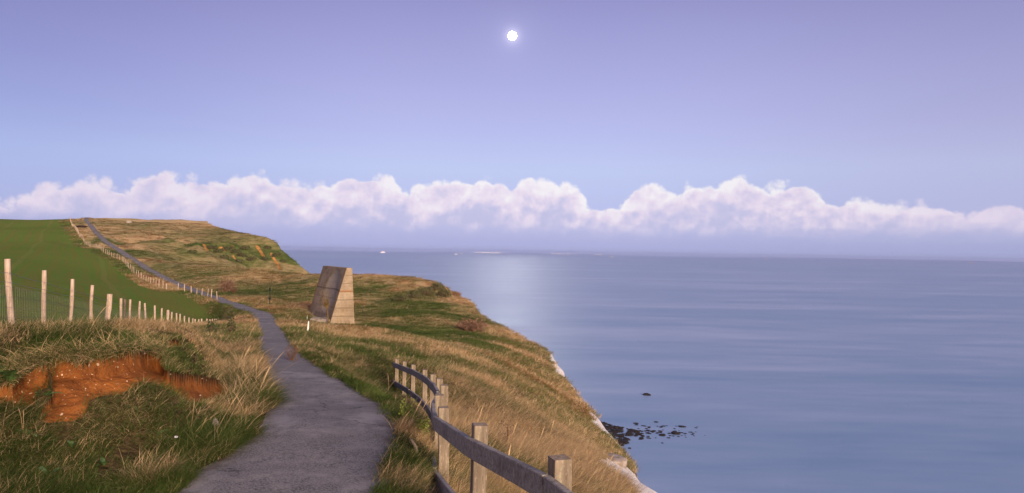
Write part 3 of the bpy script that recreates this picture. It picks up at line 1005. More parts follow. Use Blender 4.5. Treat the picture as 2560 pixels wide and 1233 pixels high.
SOILARM = hit(500, 1000, 6.0, 14.0)


def grass():
    # --- near turf
    x, y = polar_points(245000, 3.6, 42, -54, 43)
    z, e, dp = height(x, y)
    r = np.hypot(x, y)
    fld = in_poly(x, y, FIELD)
    u, v = proj(x, y, z)
    sl = np.zeros(x.shape); nb = (x < -1) & (y < 16) & (y > 4); sl[nb] = soil_mask(u[nb], v[nb])
    side = x - np.interp(y, PATH[:, 1], PATH[:, 0])          # >0 right of the path
    edge_n = fbm(x / 0.7, y / 0.7, 3)
    clump = fbm(x / 0.42 + 70, y / 0.42 + 20, 2)
    sd = np.where(side > 0, dp > right_half(y) - 0.06 + 0.16 * edge_n, dp > path_left(y) - 0.05 + 0.16 * edge_n)
    ok = (e < 0.7) & ~((e > chalk_thr(x, e, y) - 0.05) & (y > 12)) & sd & (v > 560) & (u > -900) & (u < 2000) & (sl < 0.56 + 0.45 * edge_n)
    ok &= RNG.random(len(x)) < 0.62 + 1.5 * clump
    thin = fld & (r > 4)
    ok &= ~(thin & (dist_poly(x, y, near_line) > 1.6) & (RNG.random(len(x)) < 0.75))
    x, y, z, e, dp, r, fld, side, sl, clump = (a[ok] for a in (x, y, z, e, dp, r, fld, side, sl, clump))
    dry = dryness(x, y); dry = np.where(fld, np.where(dist_poly(x, y, near_line) < 0.9, 0.30 + 0.4 * RNG.random(len(x)), 0.08), dry)
    gx, gy = ground_grad(x, y)
    patch = fbm(x / 1.4 + 50, y / 1.4, 3)
    hgt = 0.66 + 0.50 * dry + 0.6 * patch + 0.8 * clump
    hgt = np.where((side > 0) & (dp < 1.6), hgt * 0.75, hgt)
    hgt = np.where((side < 0) & (dp < 1.5) & (y > 6.5) & (y < 15), np.maximum(hgt, 1.05) * 1.15, hgt)
    hgt = np.where(fld & (dist_poly(x, y, near_line) > 1.0), 0.5, hgt)
    hgt = np.where((side < 0) & (y > 9.5) & (dp > 1.2), hgt * 0.62, hgt)
    hgt *= np.where((y > 24) & (side < 0), 0.8, 1.0)
    hgt *= np.where((side < 0) & (r < 8.2), 0.74, 1.0) * np.where((side > 0) & (y > 27), .78, 1.0)
    hgt = np.clip(hgt, 0.42, 1.5)
    slope = (side > 1.5) & (x > np.interp(y, [3, 7.5, 10, 14, 21.5, 30], [0.6, -.6, -.9, -1.4, -3.4, -4.5]))
    hgt = np.where(slope, np.maximum(hgt, .8) * 1.2, hgt)
    sx, sy = SOILARM.x, SOILARM.y
    hgt = np.where((np.hypot((x - sx) / 1.5, y - sy + .35) < .75), np.minimum(hgt * .55, .7), hgt)
    q = hgt + RNG.normal(0, 0.13, len(x))
    kind = np.where(q < 0.72, 0, np.where(q < 1.02, 1, 2))
    idx = kind * 4 + RNG.integers(0, 4, len(x))
    coarse = r > 24 + RNG.random(len(x)) * 12
    idx = np.where(coarse, 12 + RNG.integers(0, 4, len(x)), idx)
    stalk = ~fld & (RNG.random(len(x)) < 0.007) & (r > 8) & (r < 26) & (hgt > 0.8)
    idx = np.where(stalk, 16 + RNG.integers(0, 2, len(x)), idx)
    s = RNG.uniform(0.75, 1.2, len(x)) * np.where(coarse, 0.42 + 0.22 * hgt, 0.62 + 0.16 * hgt) * np.where((r < 9), 0.95, 1.0)
    sc = np.stack([s * np.where(coarse, 1.0, 1 + r * 0.030), s * np.where(coarse, 1.0, 1 + r * 0.030), s * RNG.uniform(0.85, 1.15, len(x))], 1)
    dirx = 0.55 - gx * 1.0; diry = -0.10 - gy * 0.8
    yaw = np.arctan2(diry, dirx) + RNG.normal(0, 0.45, len(x)) + 1.5 * fbm(x / 2.2, y / 2.2, 2) + np.where(slope, 0.6, 2.6) * fbm(x / 0.5 + 3, y / 0.5, 2)
    tint = np.clip(0.34 + 0.25 * sm(20, 40, r) + 0.9 * fbm(x / 1.1 + 9, y / 1.1, 3) + RNG.normal(0, 0.16, len(x)), 0, 1)
    dryf = np.where(stalk, 0.95, np.clip(dry + RNG.normal(0, 0.12, len(x)), 0, 1))
    left = (side < 0)
    for nm, m_ in (('verge_grass', left), ('slope_grass', ~left)):
        scatter(nm, nm, x[m_], y[m_], z[m_], idx[m_], sc[m_], dryf[m_], tint[m_], yaw[m_], (gx[m_], gy[m_]))
    # --- far turf
    x, y = polar_points(95000, 40, 345, -41, 22)
    z, e, dp = height(x, y)
    r = np.hypot(x, y); fld = in_poly(x, y, FIELD)
    rel = np.stack([x, y], 1) - MIRROR_A
    a1 = rel @ ME1; a2 = rel @ ME2
    ok = (e < 0.6) & ~((e > chalk_thr(x, e, y) - 0.05) & (y < 90)) & (dp > np.where(x < np.interp(y, PATH[:, 1], PATH[:, 0]), path_left(y) + .12, .92)) & ~((a1 > -0.2) & (a1 < 9) & (a2 > -0.3) & (a2 < 3))
    dfen = np.minimum(dist_poly(x, y, near_line), dist_poly(x, y, FARL))
    ok &= ~(fld & (dfen > 0.8 + 0.008 * r))
    x, y, z, e, dp, r, dfen = (a[ok] for a in (x, y, z, e, dp, r, dfen))
    dry = dryness(x, y)
    gx, gy = ground_grad(x, y)
    patch = fbm(x / 5 + 50, y / 7, 3)
    hgt = np.clip(0.42 + 0.55 * dry + 0.8 * patch, 0.25, 1.4)
    hgt = np.where(dfen < 2.0, hgt * 1.25, hgt)
    idx = 12 + RNG.integers(0, 4, len(x))
    s = RNG.uniform(0.7, 1.3, len(x)) * (0.75 + r / 130.0)
    sc = np.stack([s, s, s * hgt * np.where(r > 150, 0.55, 0.85)], 1)
    yaw = np.arctan2(-0.2 - gy, 0.5 - gx) + RNG.normal(0, 0.7, len(x))
    tint = np.clip(0.74 + 0.8 * fbm(x / 4 + 9, y / 6, 3) + RNG.normal(0, 0.16, len(x)), 0, 1)
    scatter('down_grass', '', x, y, z, idx, sc, np.clip(dry + RNG.normal(0, .10, len(x)), 0, 1), tint, yaw, (gx, gy))


grass()


def turf_lip():                         # turf hanging over the top of the bare bank
    edge = [(112, 900), (150, 876), (200, 889), (250, 880), (300, 868), (345, 864), (395, 868), (412, 882)]
    edge2 = [(0, 930), (30, 946), (60, 900), (110, 896)]
    X = []; Yw = []; Z = []
    for ed, n in ((edge, 300), (edge2, 90)):
        e = np.array(ed, float)
        for k in range(n):
            tt = random.random() * (len(e) - 1); i = int(tt); f = tt - i
            u = e[i][0] * (1 - f) + e[i + 1][0] * f + random.gauss(0, 3); v = e[i][1] * (1 - f) + e[i + 1][1] * f - abs(random.gauss(0, 7)) + 6
            p = hit(u, v, 6.0, 14.0)
            if p: X.append(p.x); Yw.append(p.y); Z.append(p.z)
    X, Yw, Z = map(np.array, (X, Yw, Z)); n = len(X)
    nx = RNG.normal(.15, .25, n); ny = RNG.normal(-.9, .35, n)
    s_ = RNG.uniform(.5, .95, n)
    idx = np.where(RNG.random(n) < .55, 4 + RNG.integers(0, 4, n), 8 + RNG.integers(0, 4, n))
    scatter('hanging_turf', '', X, Yw, Z, idx, np.stack([s_, s_, s_], 1), np.clip(RNG.normal(.42, .22, n), 0, 1), np.clip(RNG.normal(.3, .2, n), 0, 1), RNG.normal(-1.3, .7, n), (-nx, -ny), up=1.0)


turf_lip()


# ------------------------------------------------------------------ stones in the soil face
def pebbles():
    bm = bmesh.new(); c = 0; tries = 0
    while c < 170 and tries < 6000:
        tries += 1
        u = random.uniform(0, 580); v = random.uniform(868, 1056)
        if soil_mask(np.array([u]), np.array([v]))[0] < 0.85: continue
        if random.random() < 0.45 and u > 330: continue
        p = hit(u, v, 6.0, 14.0, True)
        if p is None: continue
        # settle on the scooped face
        s = random.choice([.003, .003, .004, .004, .005, .006, .009]) * random.uniform(.8, 1.35)
        if c < 8: s = random.uniform(.012, .020)
        r = bmesh.ops.create_icosphere(bm, subdivisions=1, radius=1.0)
        rot = Euler((random.uniform(0, 6), random.uniform(0, 6), random.uniform(0, 6))).to_matrix()
        sx, sy, sz = s * random.uniform(.8, 2.0), s, s * random.uniform(.5, .9)
        for vt in r['verts']:
            q = vt.co * random.uniform(.75, 1.15); vt.co = rot @ Vector((q.x * sx, q.y * sy, q.z * sz)) + p
        c += 1
    o = link('flint_pebbles', bm_mesh(bm, 'flint_pebbles'), MAT['flint']); struct(o, 'stuff')


pebbles()


# ------------------------------------------------------------------ stake fences
def stake_bm(h, r, lean, lean_y=0.0, wob=0.012, n=9):
    bm = bmesh.new(); pts = []; rads = []
    ph = random.uniform(0, 6)
    for k in range(8):
        t = k / 7; zz = -0.35 + (h + 0.35) * t
        pts.append((lean * max(zz, 0) / h + wob * math.sin(ph + 4.2 * t), lean_y * t + wob * math.cos(ph * 1.7 + 3.5 * t), zz))
        rads.append(r * random.uniform(.92, 1.08) * (1.0 if t < .97 else .92))
    tube(bm, pts, rads, n, jitter=0.08)
    return bm


def strand(pts, r, sag=0.02, n=4):
    bm = bmesh.new(); out = []
    for a, b in zip(pts[:-1], pts[1:]):
        for k in range(5):
            t = k / 5; p = Vector(a).lerp(Vector(b), t); p.z -= sag * 4 * t * (1 - t); out.append(p)
    out.append(Vector(pts[-1])); tube(bm, out, r, n, cap=False)
    return bm


def near_fence():
    x0, y0, z0 = NEAR[0][:3]
    root = thing('stake_fence', 'wire and stake fence of pale split posts along the top of the red earth bank', 'fence', (x0, y0, H(x0, y0)), group='stake and wire fences round the green field')
    o0 = Vector(root.location)
    gz = []
    for i, (x, y, zt, lean, w) in enumerate(NEAR):
        zb = H(x, y); h = min(max(zt - zb, 0.8), 1.32 if y < 45 else 1.15); zb = zt - h
        gz.append(Vector((x, y, zb)))
        bm = stake_bm(h, 0.047 * w ** 0.6 * (1.0 if i < 12 else 1.15), lean * h / 1.3, random.uniform(-.03, .03))
        if w >= 1.6 and i < 8:
            for v in bm.verts: v.co.x *= 1.5
        link('post', bm_mesh(bm, 'post', True), MAT['dark_stake'] if i == 7 else MAT['stake'], root, Vector((x, y, zb)) - o0)
    off = Vector((0.05, -0.04, 0))
    for hh, nm in ((1.02, 'barbed_wire'), (0.86, 'barbed_wire')):
        pts = [g + Vector((NEAR[i][3] * hh / 1.3, 0, hh)) - o0 + off for i, g in enumerate(gz[:20])]
        link(nm, bm_mesh(strand(pts, 0.0045), nm), MAT['wire'], root)
    bm = bmesh.new()
    for hh in (0.10, 0.25, 0.42, 0.60, 0.78):
        pts = [g + Vector((NEAR[i][3] * hh / 1.3, 0, hh)) - o0 + off for i, g in enumerate(gz[:14])]
        b2 = strand(pts, 0.0025, 0.005, 3); me = bm_mesh(b2, 'tmp'); bm.from_mesh(me); bpy.data.meshes.remove(me)
    for i in range(10):
        a, b = gz[i] - o0 + off, gz[i + 1] - o0 + off
        m_ = int((b - a).length / 0.16)
        for k in range(1, m_):
            p = a.lerp(b, k / m_); tube(bm, [p + Vector((0, 0, .08)), p + Vector((0, 0, .79))], 0.0022, 3, cap=False)
    link('wire_netting', bm_mesh(bm, 'wire_netting'), MAT['wire'], root)


near_fence()


def far_fence():
    s = np.concatenate([[0], np.cumsum(np.hypot(*np.diff(FARL, axis=0).T))])
    ts = [2.6]
    while ts[-1] < s[-1] - 3 and len(ts) < 92: ts.append(ts[-1] + random.uniform(2.2, 3.4))
    xs = np.interp(ts, s, FARL[:, 0]); ys = np.interp(ts, s, FARL[:, 1])
    zs = height(xs, ys)[0]
    root = thing('stake_fence', 'long stake fence climbing the hill between the green field and the tarmac path', 'fence', (xs[0], ys[0], zs[0]), group='stake and wire fences round the green field')
    o0 = Vector(root.location)
    meshes = [bm_mesh(stake_bm(random.uniform(1.0, 1.2), random.uniform(.045, .062), random.uniform(-.08, .08), n=6), 'post', True) for _ in range(7)]
    for m_ in meshes: m_.materials.append(MAT['stake'])
    for x, y, z in zip(xs, ys, zs):
        p = link('post', random.choice(meshes), None, root, Vector((x, y, z)) - o0)
        p.rotation_euler = (0, 0, random.uniform(0, 6)); k = random.uniform(.85, 1.1); p.scale = (k, k, k)
    for hh in (0.95, 0.6):
        pts = [Vector((x, y, z + hh)) - o0 for x, y, z in zip(xs, ys, zs)]
        link('fence_wire', bm_mesh(strand(pts, 0.006, 0.02, 3), 'fence_wire'), MAT['wire'], root)


far_fence()


# ------------------------------------------------------------------ rail fence beside the path
def rail_fence():
    tops = POSTS
    o0 = Vector((tops[1].x, tops[1].y, tops[1].z - 1.08))
    root = thing('rail_fence', 'curving grey two-rail wooden fence with square posts beside the tarmac path', 'fence', o0)
    n = len(tops); dirs = []
    for i in range(n):
        d = tops[min(i + 1, n - 1)] - tops[max(i - 1, 0)]; d.z = 0; dirs.append(d.normalized())
    for i, p in enumerate(tops):
        d = dirs[i]; ang = math.atan2(d.y, d.x)
        bm = bmesh.new(); h = 1.75
        box(bm, (0, 0, -h / 2), (0.108, 0.108, h), bev=0.006)
        bmesh.ops.subdivide_edges(bm, edges=[e for e in bm.edges if abs(e.verts[0].co.z - e.verts[1].co.z) > .5], cuts=6)
        for v in bm.verts: v.co += Vector((random.uniform(-.002, .002), random.uniform(-.002, .002), random.uniform(-.003, .003)))
        po = link('post', bm_mesh(bm, 'post'), MAT['post'], root, p - o0)
        po.rotation_euler = (random.uniform(-.015, .015), random.uniform(-.015, .015), ang + random.uniform(-.05, .05))
    # rails on the path side of the posts
    off = []
    for i in range(n):
        d = dirs[i]; nrm = Vector((-d.y, d.x, 0))       # left of the direction of travel = path side
        off.append(nrm * (0.054 + 0.027))
    for drop in (0.165, 0.72):
        line = [tops[i] + off[i] - Vector((0, 0, drop)) for i in range(n)]
        a = line[0] - (line[1] - line[0]).normalized() * 1.6
        line = [a] + line; nn = [off[0]] + off
        line[-1] = line[-1] + (line[-1] - line[-2]).normalized() * 0.12
        joints = [0, 2, 4, 6, 8, 10, 12]
        for a_, b_ in zip(joints[:-1], joints[1:]):
            b_ = min(b_, len(line) - 1)
            seg = []
            for k in range(a_, b_):
                for q in range(6):
                    t = q / 6
                    p0, p1 = line[max(k - 1, 0)], line[k]; p2, p3 = line[k + 1], line[min(k + 2, len(line) - 1)]
                    if drop > 0 and True:
                        pt = p1.lerp(p2, t * .999) * .9 + .1 * 0.5 * ((2 * p1) + (p2 - p0) * t + (2 * p0 - 5 * p1 + 4 * p2 - p3) * t * t + (3 * p1 - p0 - 3 * p2 + p3) * t ** 3)
                    seg.append(pt)
            seg.append(line[b_].copy())
            if len(seg) < 2: continue
            seg[0] = seg[0].lerp(seg[1], 0.05); seg[-1] = seg[-1].lerp(seg[-2], 0.05)
            jit = Vector((random.uniform(-.007, .007), random.uniform(-.007, .007), random.uniform(-.008, .008))); seg = [q_ + jit for q_ in seg]
            bm = bmesh.new(); rings = []
            acc = 0.0
            for i, p in enumerate(seg):
                d = (seg[min(i + 1, len(seg) - 1)] - seg[max(i - 1, 0)]); d.normalize()
                nh = Vector((-d.y, d.x, 0)).normalized(); up = nh.cross(d) * -1 if nh.cross(d).z < 0 else nh.cross(d)
                hw, hh, c = 0.024, 0.072, 0.006
                prof = [(-hw, -hh + c), (-hw + c, -hh), (hw - c, -hh), (hw, -hh + c), (hw, hh - c), (hw - c, hh), (-hw + c, hh), (-hw, hh - c)]
                rings.append([bm.verts.new(p - o0 + nh * (q[0] + random.uniform(-.001, .001)) + up * (q[1] + random.uniform(-.0015, .0015))) for q in prof])
            for i in range(len(rings) - 1):
                for k in range(8): bm.faces.new((rings[i][k], rings[i][(k + 1) % 8], rings[i + 1][(k + 1) % 8], rings[i + 1][k]))
            bm.faces.new(rings[0][::-1]); bm.faces.new(rings[-1])
            bmesh.ops.recalc_face_normals(bm, faces=bm.faces[:])
            ro = link('rail', bm_mesh(bm, 'rail'), MAT['rail'], root)


rail_fence()


# ------------------------------------------------------------------ sound mirror
def sound_mirror():
    W = 8.6; zb = -8.2; ztop = -1.87; Hh = ztop - zb
    vis = 5.55                                         # height of the exposed part
    root = thing('sound_mirror', 'tall leaning wedge of weathered concrete, an old sound mirror, standing on the green cliff top', 'monument', (MIRROR_A[0], MIRROR_A[1], zb))
    root.rotation_euler = (0, 0, math.atan2(ME2[1], ME2[0]))          # local x = depth, local y = width (towards the far end)
    slope = 1.60 / vis                                  # front face leans back
    fx = lambda z: (z - (Hh - vis)) * slope
    bxk = lambda z: 2.48 - (z - (Hh - vis)) * (0.32 / vis)
    n = 64; NZ = 60
    bm = bmesh.new(); rim = {}; dish = {}; fr = {}
    cy, cz, rad = 3.0, Hh - 2.35, 2.25
    g = [[None] * (n + 1) for _ in range(NZ + 1)]
    for j in range(NZ + 1):
        z = Hh * j / NZ
        for i in range(n + 1):
            y = W * i / n
            d = math.hypot(y - cy, (z - cz) * math.sqrt(1 + slope * slope))
            dep = 0.0
            if d < rad: dep = 0.34 * (1 - (d / rad) ** 2) + 0.04
            v = bm.verts.new((fx(z) + dep * 0.96, y, z - dep * 0.28 * 0.3)); g[j][i] = v
            rim[v] = max(0, 1 - min(y, W - y) / 1.6) * .9 + max(0, 1 - (z - (Hh - vis)) / 2.2) * .5; dish[v] = float(np.clip((rad - d) / 0.25, 0, 1)) * (0.5 + 0.5 * float(np.clip((z - cz) / 1.2, 0, 1))); fr[v] = 1.0
    for j in range(NZ):
        for i in range(n):
            f = bm.faces.new((g[j][i + 1], g[j][i], g[j + 1][i], g[j + 1][i + 1])); f.smooth = True
    # the other sides
    def grid(fn, nu, nv):
        q = [[bm.verts.new(fn(a / nu, b / nv)) for a in range(nu + 1)] for b in range(nv + 1)]
        for b in range(nv):
            for a in range(nu): bm.faces.new((q[b][a], q[b][a + 1], q[b + 1][a + 1], q[b + 1][a]))
    grid(lambda s, t: (fx(Hh * t) + (bxk(Hh * t) - fx(Hh * t)) * s, 0.0, Hh * t), 8, 24)
    grid(lambda s, t: (bxk(Hh * t) + (fx(Hh * t) - bxk(Hh * t)) * s, W, Hh * t), 8, 24)
    grid(lambda s, t: (bxk(Hh * t), W * s, Hh * t), 24, 24)
    grid(lambda s, t: (fx(Hh) + (bxk(Hh) - fx(Hh)) * t, W * s, Hh), 24, 3)
    bm.verts.index_update()
    idx = {v: k for k, v in enumerate(bm.verts)}
    A_ = [np.zeros(len(bm.verts)) for _ in range(3)]
    for v in rim: A_[0][idx[v]] = rim[v]; A_[1][idx[v]] = dish[v]; A_[2][idx[v]] = fr[v]
    me = bm_mesh(bm, 'wall')
    fattr(me, 'rim', A_[0]); fattr(me, 'dish', A_[1]); fattr(me, 'front', A_[2])
    for nm, keep in (('wall', False), ('dish', True)):
        b2 = bmesh.new(); b2.from_mesh(me); lay = b2.verts.layers.float['dish']; lf = b2.verts.layers.float['front']
        kill = [f for f in b2.faces if (min(v[lay] for v in f.verts) > 0.01) != keep]
        bmesh.ops.delete(b2, geom=kill, context='FACES')
        link(nm, bm_mesh(b2, nm), MAT['concrete'], root)


sound_mirror()


def slab():
    p = hit(800, 806)
    bm = bmesh.new(); box(bm, (0, 0, 0), (1.15, 2.3, 0.62), bev=0.03)
    bmesh.ops.subdivide_edges(bm, edges=bm.edges[:], cuts=4, use_grid_fill=True)
    for v in bm.verts: v.co += Vector((random.uniform(-.02, .02), random.uniform(-.02, .02), random.uniform(-.015, .015)))
    o = link('concrete_slab', bm_mesh(bm, 'concrete_slab'), MAT['slab'], None, p + Vector((0.15, 0.6, 0.02)))
    o.rotation_euler = (R(2), R(-3), math.atan2(ME2[1], ME2[0]) + math.radians(60))
    tag(o, 'low flat concrete slab lying in the grass at the foot of the sound mirror', 'slab')


slab()


# ------------------------------------------------------------------ small plants and posts
def twiggy(name, label, cat, base, height_, width, n, mat, mat2=None, up=1.0, leafy=0, leaf=0.05, group=None, trunk_h=0.0, lean=(0, 0), thick=0.012):
    root = thing(name, label, cat, base, group=group)
    bm = bmesh.new()
    for k in range(n):
        a = random.uniform(0, 6.283); t = math.sqrt(random.random())
        tip = Vector((math.cos(a) * width * .5 * t + lean[0], math.sin(a) * width * .5 * t + lean[1], height_ * random.uniform(.55, 1.0) * (1 - .35 * t * t)))
        st = Vector((lean[0] * trunk_h / height_ + random.uniform(-.03, .03), lean[1] * trunk_h / height_ + random.uniform(-.03, .03), trunk_h - 0.05))
        mid = st.lerp(tip, .5) + Vector((random.uniform(-.1, .1) * width, random.uniform(-.1, .1) * width, height_ * .06 * up))
        tube(bm, [st, mid, tip], [thick, thick * .7, thick * .25], 4, cap=False)
        for q in range(2):
            b0 = mid.lerp(tip, random.uniform(.1, .7)); b1 = b0 + Vector((random.uniform(-1, 1), random.uniform(-1, 1), random.uniform(.2, 1))) * width * .16
            tube(bm, [b0, b1], [thick * .5, thick * .2], 3, cap=False)
    link('stems', bm_mesh(bm, 'stems'), mat, root)
    if trunk_h > 0:
        bm = bmesh.new()
        tube(bm, [(0, 0, -.15), (lean[0] * .3, lean[1] * .3, trunk_h * .45), (lean[0] * trunk_h / height_, lean[1] * trunk_h / height_, trunk_h)], [thick * 4, thick * 3.2, thick * 2.4], 7)
        link('trunk', bm_mesh(bm, 'trunk', True), mat, root)
    if leafy:
        V = []; Fc = []
        for k in range(leafy):
            a = random.uniform(0, 6.283); t = random.random() ** .45
            el = random.random() ** .8
            c = Vector((math.cos(a) * width * .5 * t * math.sqrt(max(0, 1 - (el - .35) ** 2 * 1.6)) + lean[0], math.sin(a) * width * .5 * t * math.sqrt(max(0, 1 - (el - .35) ** 2 * 1.6)) + lean[1], trunk_h + (height_ - trunk_h) * el * (1 + .15 * math.sin(a * 3))))
            rot = Euler((random.uniform(0, 6), random.uniform(0, 6), random.uniform(0, 6))).to_matrix(); s = leaf * random.uniform(.5, 1.4); b = len(V)
            for q in ((-.5, -1, 0), (.5, -1, 0), (.75, .2, .15), (0, 1.2, 0), (-.75, .2, .15)): V.append(c + rot @ (Vector(q) * s))
            Fc.append((b, b + 1, b + 2, b + 3)); Fc.append((b, b + 3, b + 4, b + 4))
        me = bpy.data.meshes.new('leaves'); me.from_pydata([tuple(v) for v in V], [], [tuple(dict.fromkeys(f)) for f in Fc]); me.update()
        link('leaves', me, mat2 or mat, root)
    return root


def at(u, v): return hit(u, v)


b = at(568, 730)
twiggy('bush', 'rounded bare red-brown bush standing alone in grass beyond the far path', 'bush', b, 2.1, 2.7, 130, MAT['twig'], MAT['twig'], leafy=900, leaf=.05, thick=.022)
b = at(585, 733)
twiggy('bush', 'low pale dead clump touching the right foot of the red-brown bush', 'bush', b, 0.9, 1.3, 90, MAT['dead'], thick=.014)
b = at(1180, 829)
twiggy('bush', 'low spreading grey-brown bush at the cliff top to the right of the sound mirror', 'bush', b, 1.2, 3.4, 170, MAT['twig'], MAT['twig'], leafy=900, leaf=.05, thick=.016)
for k, (u, v, h, w) in enumerate([(1062, 738, 1.3, 3.0), (1092, 726, 1.2, 2.6), (1035, 745, 1.1, 2.6), (1110, 742, 1.2, 2.2), (1003, 752, .9, 2.2)]):
    twiggy('scrub_bush', 'low green-brown scrub bush clustered on the cliff-top shoulder beyond the sound mirror', 'bush', at(u, v) - Vector((0, 0, .25)), h, w, 60, MAT['twig'], MAT['olive'], leafy=900, leaf=.06, thick=.016, group='scrub bushes on the cliff-top shoulder')
for u, v, h, w in [(530, 622, 1.8, 5), (545, 630, 1.6, 4), (572, 625, 2.0, 6), (590, 632, 1.8, 5), (604, 640, 1.8, 5), (612, 622, 1.6, 5), (630, 650, 1.6, 5), (660, 650, 1.6, 4), (668, 622, 1.6, 4), (690, 640, 1.5, 4), (560, 646, 1.6, 4), (596, 655, 1.4, 4), (480, 632, 1.3, 4), (706, 655, 1.3, 3)]:
    twiggy('scrub_bush', 'low green scrub bush clinging to the gullied face of the far headland', 'bush', at(u, v) - Vector((0, 0, .3)), h * .75, w * .72, 26, MAT['twig'], MAT['olive'], leafy=520, leaf=.11, thick=.03, group='scrub bushes on the far headland')
b = at(826, 809) + Vector((0, -0.35, 0))
twiggy('shrub', 'bare leaning shrub with a fan of ochre twigs growing against the sound mirror', 'shrub', b, 3.3, 1.25, 46, MAT['mustard'], MAT['mustard'], leafy=130, leaf=.04, trunk_h=1.5, lean=(-.62, .25), thick=.018)
for u, v, h, w, lab in ((530, 834, .45, .5, 'small dark leafy weed in the dry grass on the bank, the left one of two'), (578, 832, .55, .4, 'dark dead-headed weed standing in the dry grass on the bank top beside the path')):
    twiggy('weed', lab, 'weed', at(u, v), h, w, 26, MAT['dead'], MAT['darkleaf'], leafy=160, leaf=.028, thick=.005)
for u, v, h, w, mt, lab in ((1020, 1062, .36, .40, 'weed', 'yellow-green leafy weed on the verge between the path and the rail fence'), (1052, 1092, .28, .3, 'weed', 'smaller yellow-green weed close under the lower rail of the fence'),
                            (730, 902, .5, .5, 'dead', 'brown bushy weed at the bend of the path on the bank side')):
    twiggy('weed', lab, 'weed', at(u, v), h * .8, w * .8, 34, MAT['dead' if mt == 'dead' else 'weed'], MAT[mt], leafy=200, leaf=.012, thick=.004)
b = at(1268, 1118)
twiggy('dead_thistle', 'brown dead seed-head stalks standing in straw behind the rail fence', 'weed', b, .62, .45, 22, MAT['dead'], MAT['dead'], leafy=90, leaf=.012, thick=.005)


def dock(u, v, n, size, label):
    base = at(u, v); root = thing('dock_plant', label, 'plant', base)
    for k in range(n):
        a = random.uniform(0, 6.283); L = size * random.uniform(.6, 1.1); w = L * random.uniform(.13, .2); el = random.uniform(.5, 1.25)
        bm = bmesh.new(); rows = []
        for q in range(9):
            t = q / 8; e2 = el - 1.1 * t * t
            c = Vector((math.cos(a) * L * t * math.cos(el * .8), math.sin(a) * L * t * math.cos(el * .8), L * (math.sin(el) * t - .42 * t * t)))
            ww = w * (0.12 + 1.7 * t ** .7 * (1 - t) ** .55) * (1 + .1 * math.sin(9 * t + k)); s = Vector((-math.sin(a), math.cos(a), 0))
            rows.append([bm.verts.new(c + s * ww + Vector((0, 0, .22 * ww))), bm.verts.new(c), bm.verts.new(c - s * ww + Vector((0, 0, .22 * ww)))])
        for q in range(8):
            for j in range(2): bm.faces.new((rows[q][j], rows[q][j + 1], rows[q + 1][j + 1], rows[q + 1][j])).smooth = True
        link('leaf', bm_mesh(bm, 'leaf'), MAT['leaf'], root)


dock(28, 958, 13, .34, 'broad-leaved green dock plant growing out of the red earth bank')
dock(118, 990, 7, .17, 'small dark clump of broad leaves beside the main red earth patch')
for u_, v_, n_, s_ in ((70, 1090, 7, .17), (180, 1120, 6, .14), (260, 1165, 6, .15), (395, 1090, 6, .13), (120, 1190, 7, .16), (450, 1150, 5, .12)):
    dock(u_, v_, n_, s_, 'small broad-leaved weed among the dark grass at the foot of the bank')
for o_ in COL.objects:
    if o_.name.startswith('dock_plant') and o_['label'].startswith('small broad-leaved weed'): o_['group'] = 'broad-leaved weeds at the foot of the bank'
dock(340, 1030, 6, .16, 'small broad-leaved plant in the grass below the red earth patch')


def bramble():
    a = at(612, 958); c = at(672, 996)
    bm = bmesh.new(); m1 = a.lerp(c, .35) + Vector((0, 0, .30)); m2 = a.lerp(c, .75) + Vector((0, -.05, .24))
    pts = []
    for k in range(13):
        t = k / 12; pts.append(a * (1 - t) ** 3 + m1 * 3 * t * (1 - t) ** 2 + m2 * 3 * t * t * (1 - t) + c * t ** 3)
    tube(bm, pts, [.009 - .005 * k / 12 for k in range(13)], 5)
    tag(link('bramble_stem', bm_mesh(bm, 'bramble_stem', True), MAT['dead']), 'thin dark stem arching out of the grassy bank towards the path', 'stem')


bramble()


def marker(u, v, h, w, mt, label, name='marker_post', point=True):
    p = at(u, v); bm = bmesh.new()
    box(bm, (0, 0, h / 2 - .15), (w, w, h + .3), bev=w * .08)
    if point:
        for q in bm.verts:
            if q.co.z > h - .05: q.co.x *= .35; q.co.z += .08
    o = link(name, bm_mesh(bm, name), MAT[mt], None, p); o.rotation_euler = (0, R(random.uniform(-4, 4)), .3)
    return tag(o, label, 'post')


marker(769, 833, 0.48, 0.12, 'white', 'short white pointed post in the dry grass in front of the sound mirror')
marker(767.5, 801, 0.40, 0.06, 'white', 'thin small white stick beside the concrete slab')


def waymark():
    p = at(674, 763); root = thing('signpost', 'dark slender waymark post with small collar standing in rough grass beyond the path', 'post', p)
    bm = bmesh.new(); tube(bm, [(0, 0, -.2), (.02, 0, 1.0), (0, 0, 2.0)], [.05, .05, .05], 8); link('pole', bm_mesh(bm, 'pole', True), MAT['black'], root)
    bm = bmesh.new(); box(bm, (0, 0, 1.86), (.17, .10, .34), bev=.015); link('cap', bm_mesh(bm, 'cap'), MAT['black'], root)
    bm = bmesh.new(); box(bm, (0, 0, .78), (.26, .12, .20), bev=.015); link('sign_plate', bm_mesh(bm, 'sign_plate'), MAT['black'], root)


waymark()


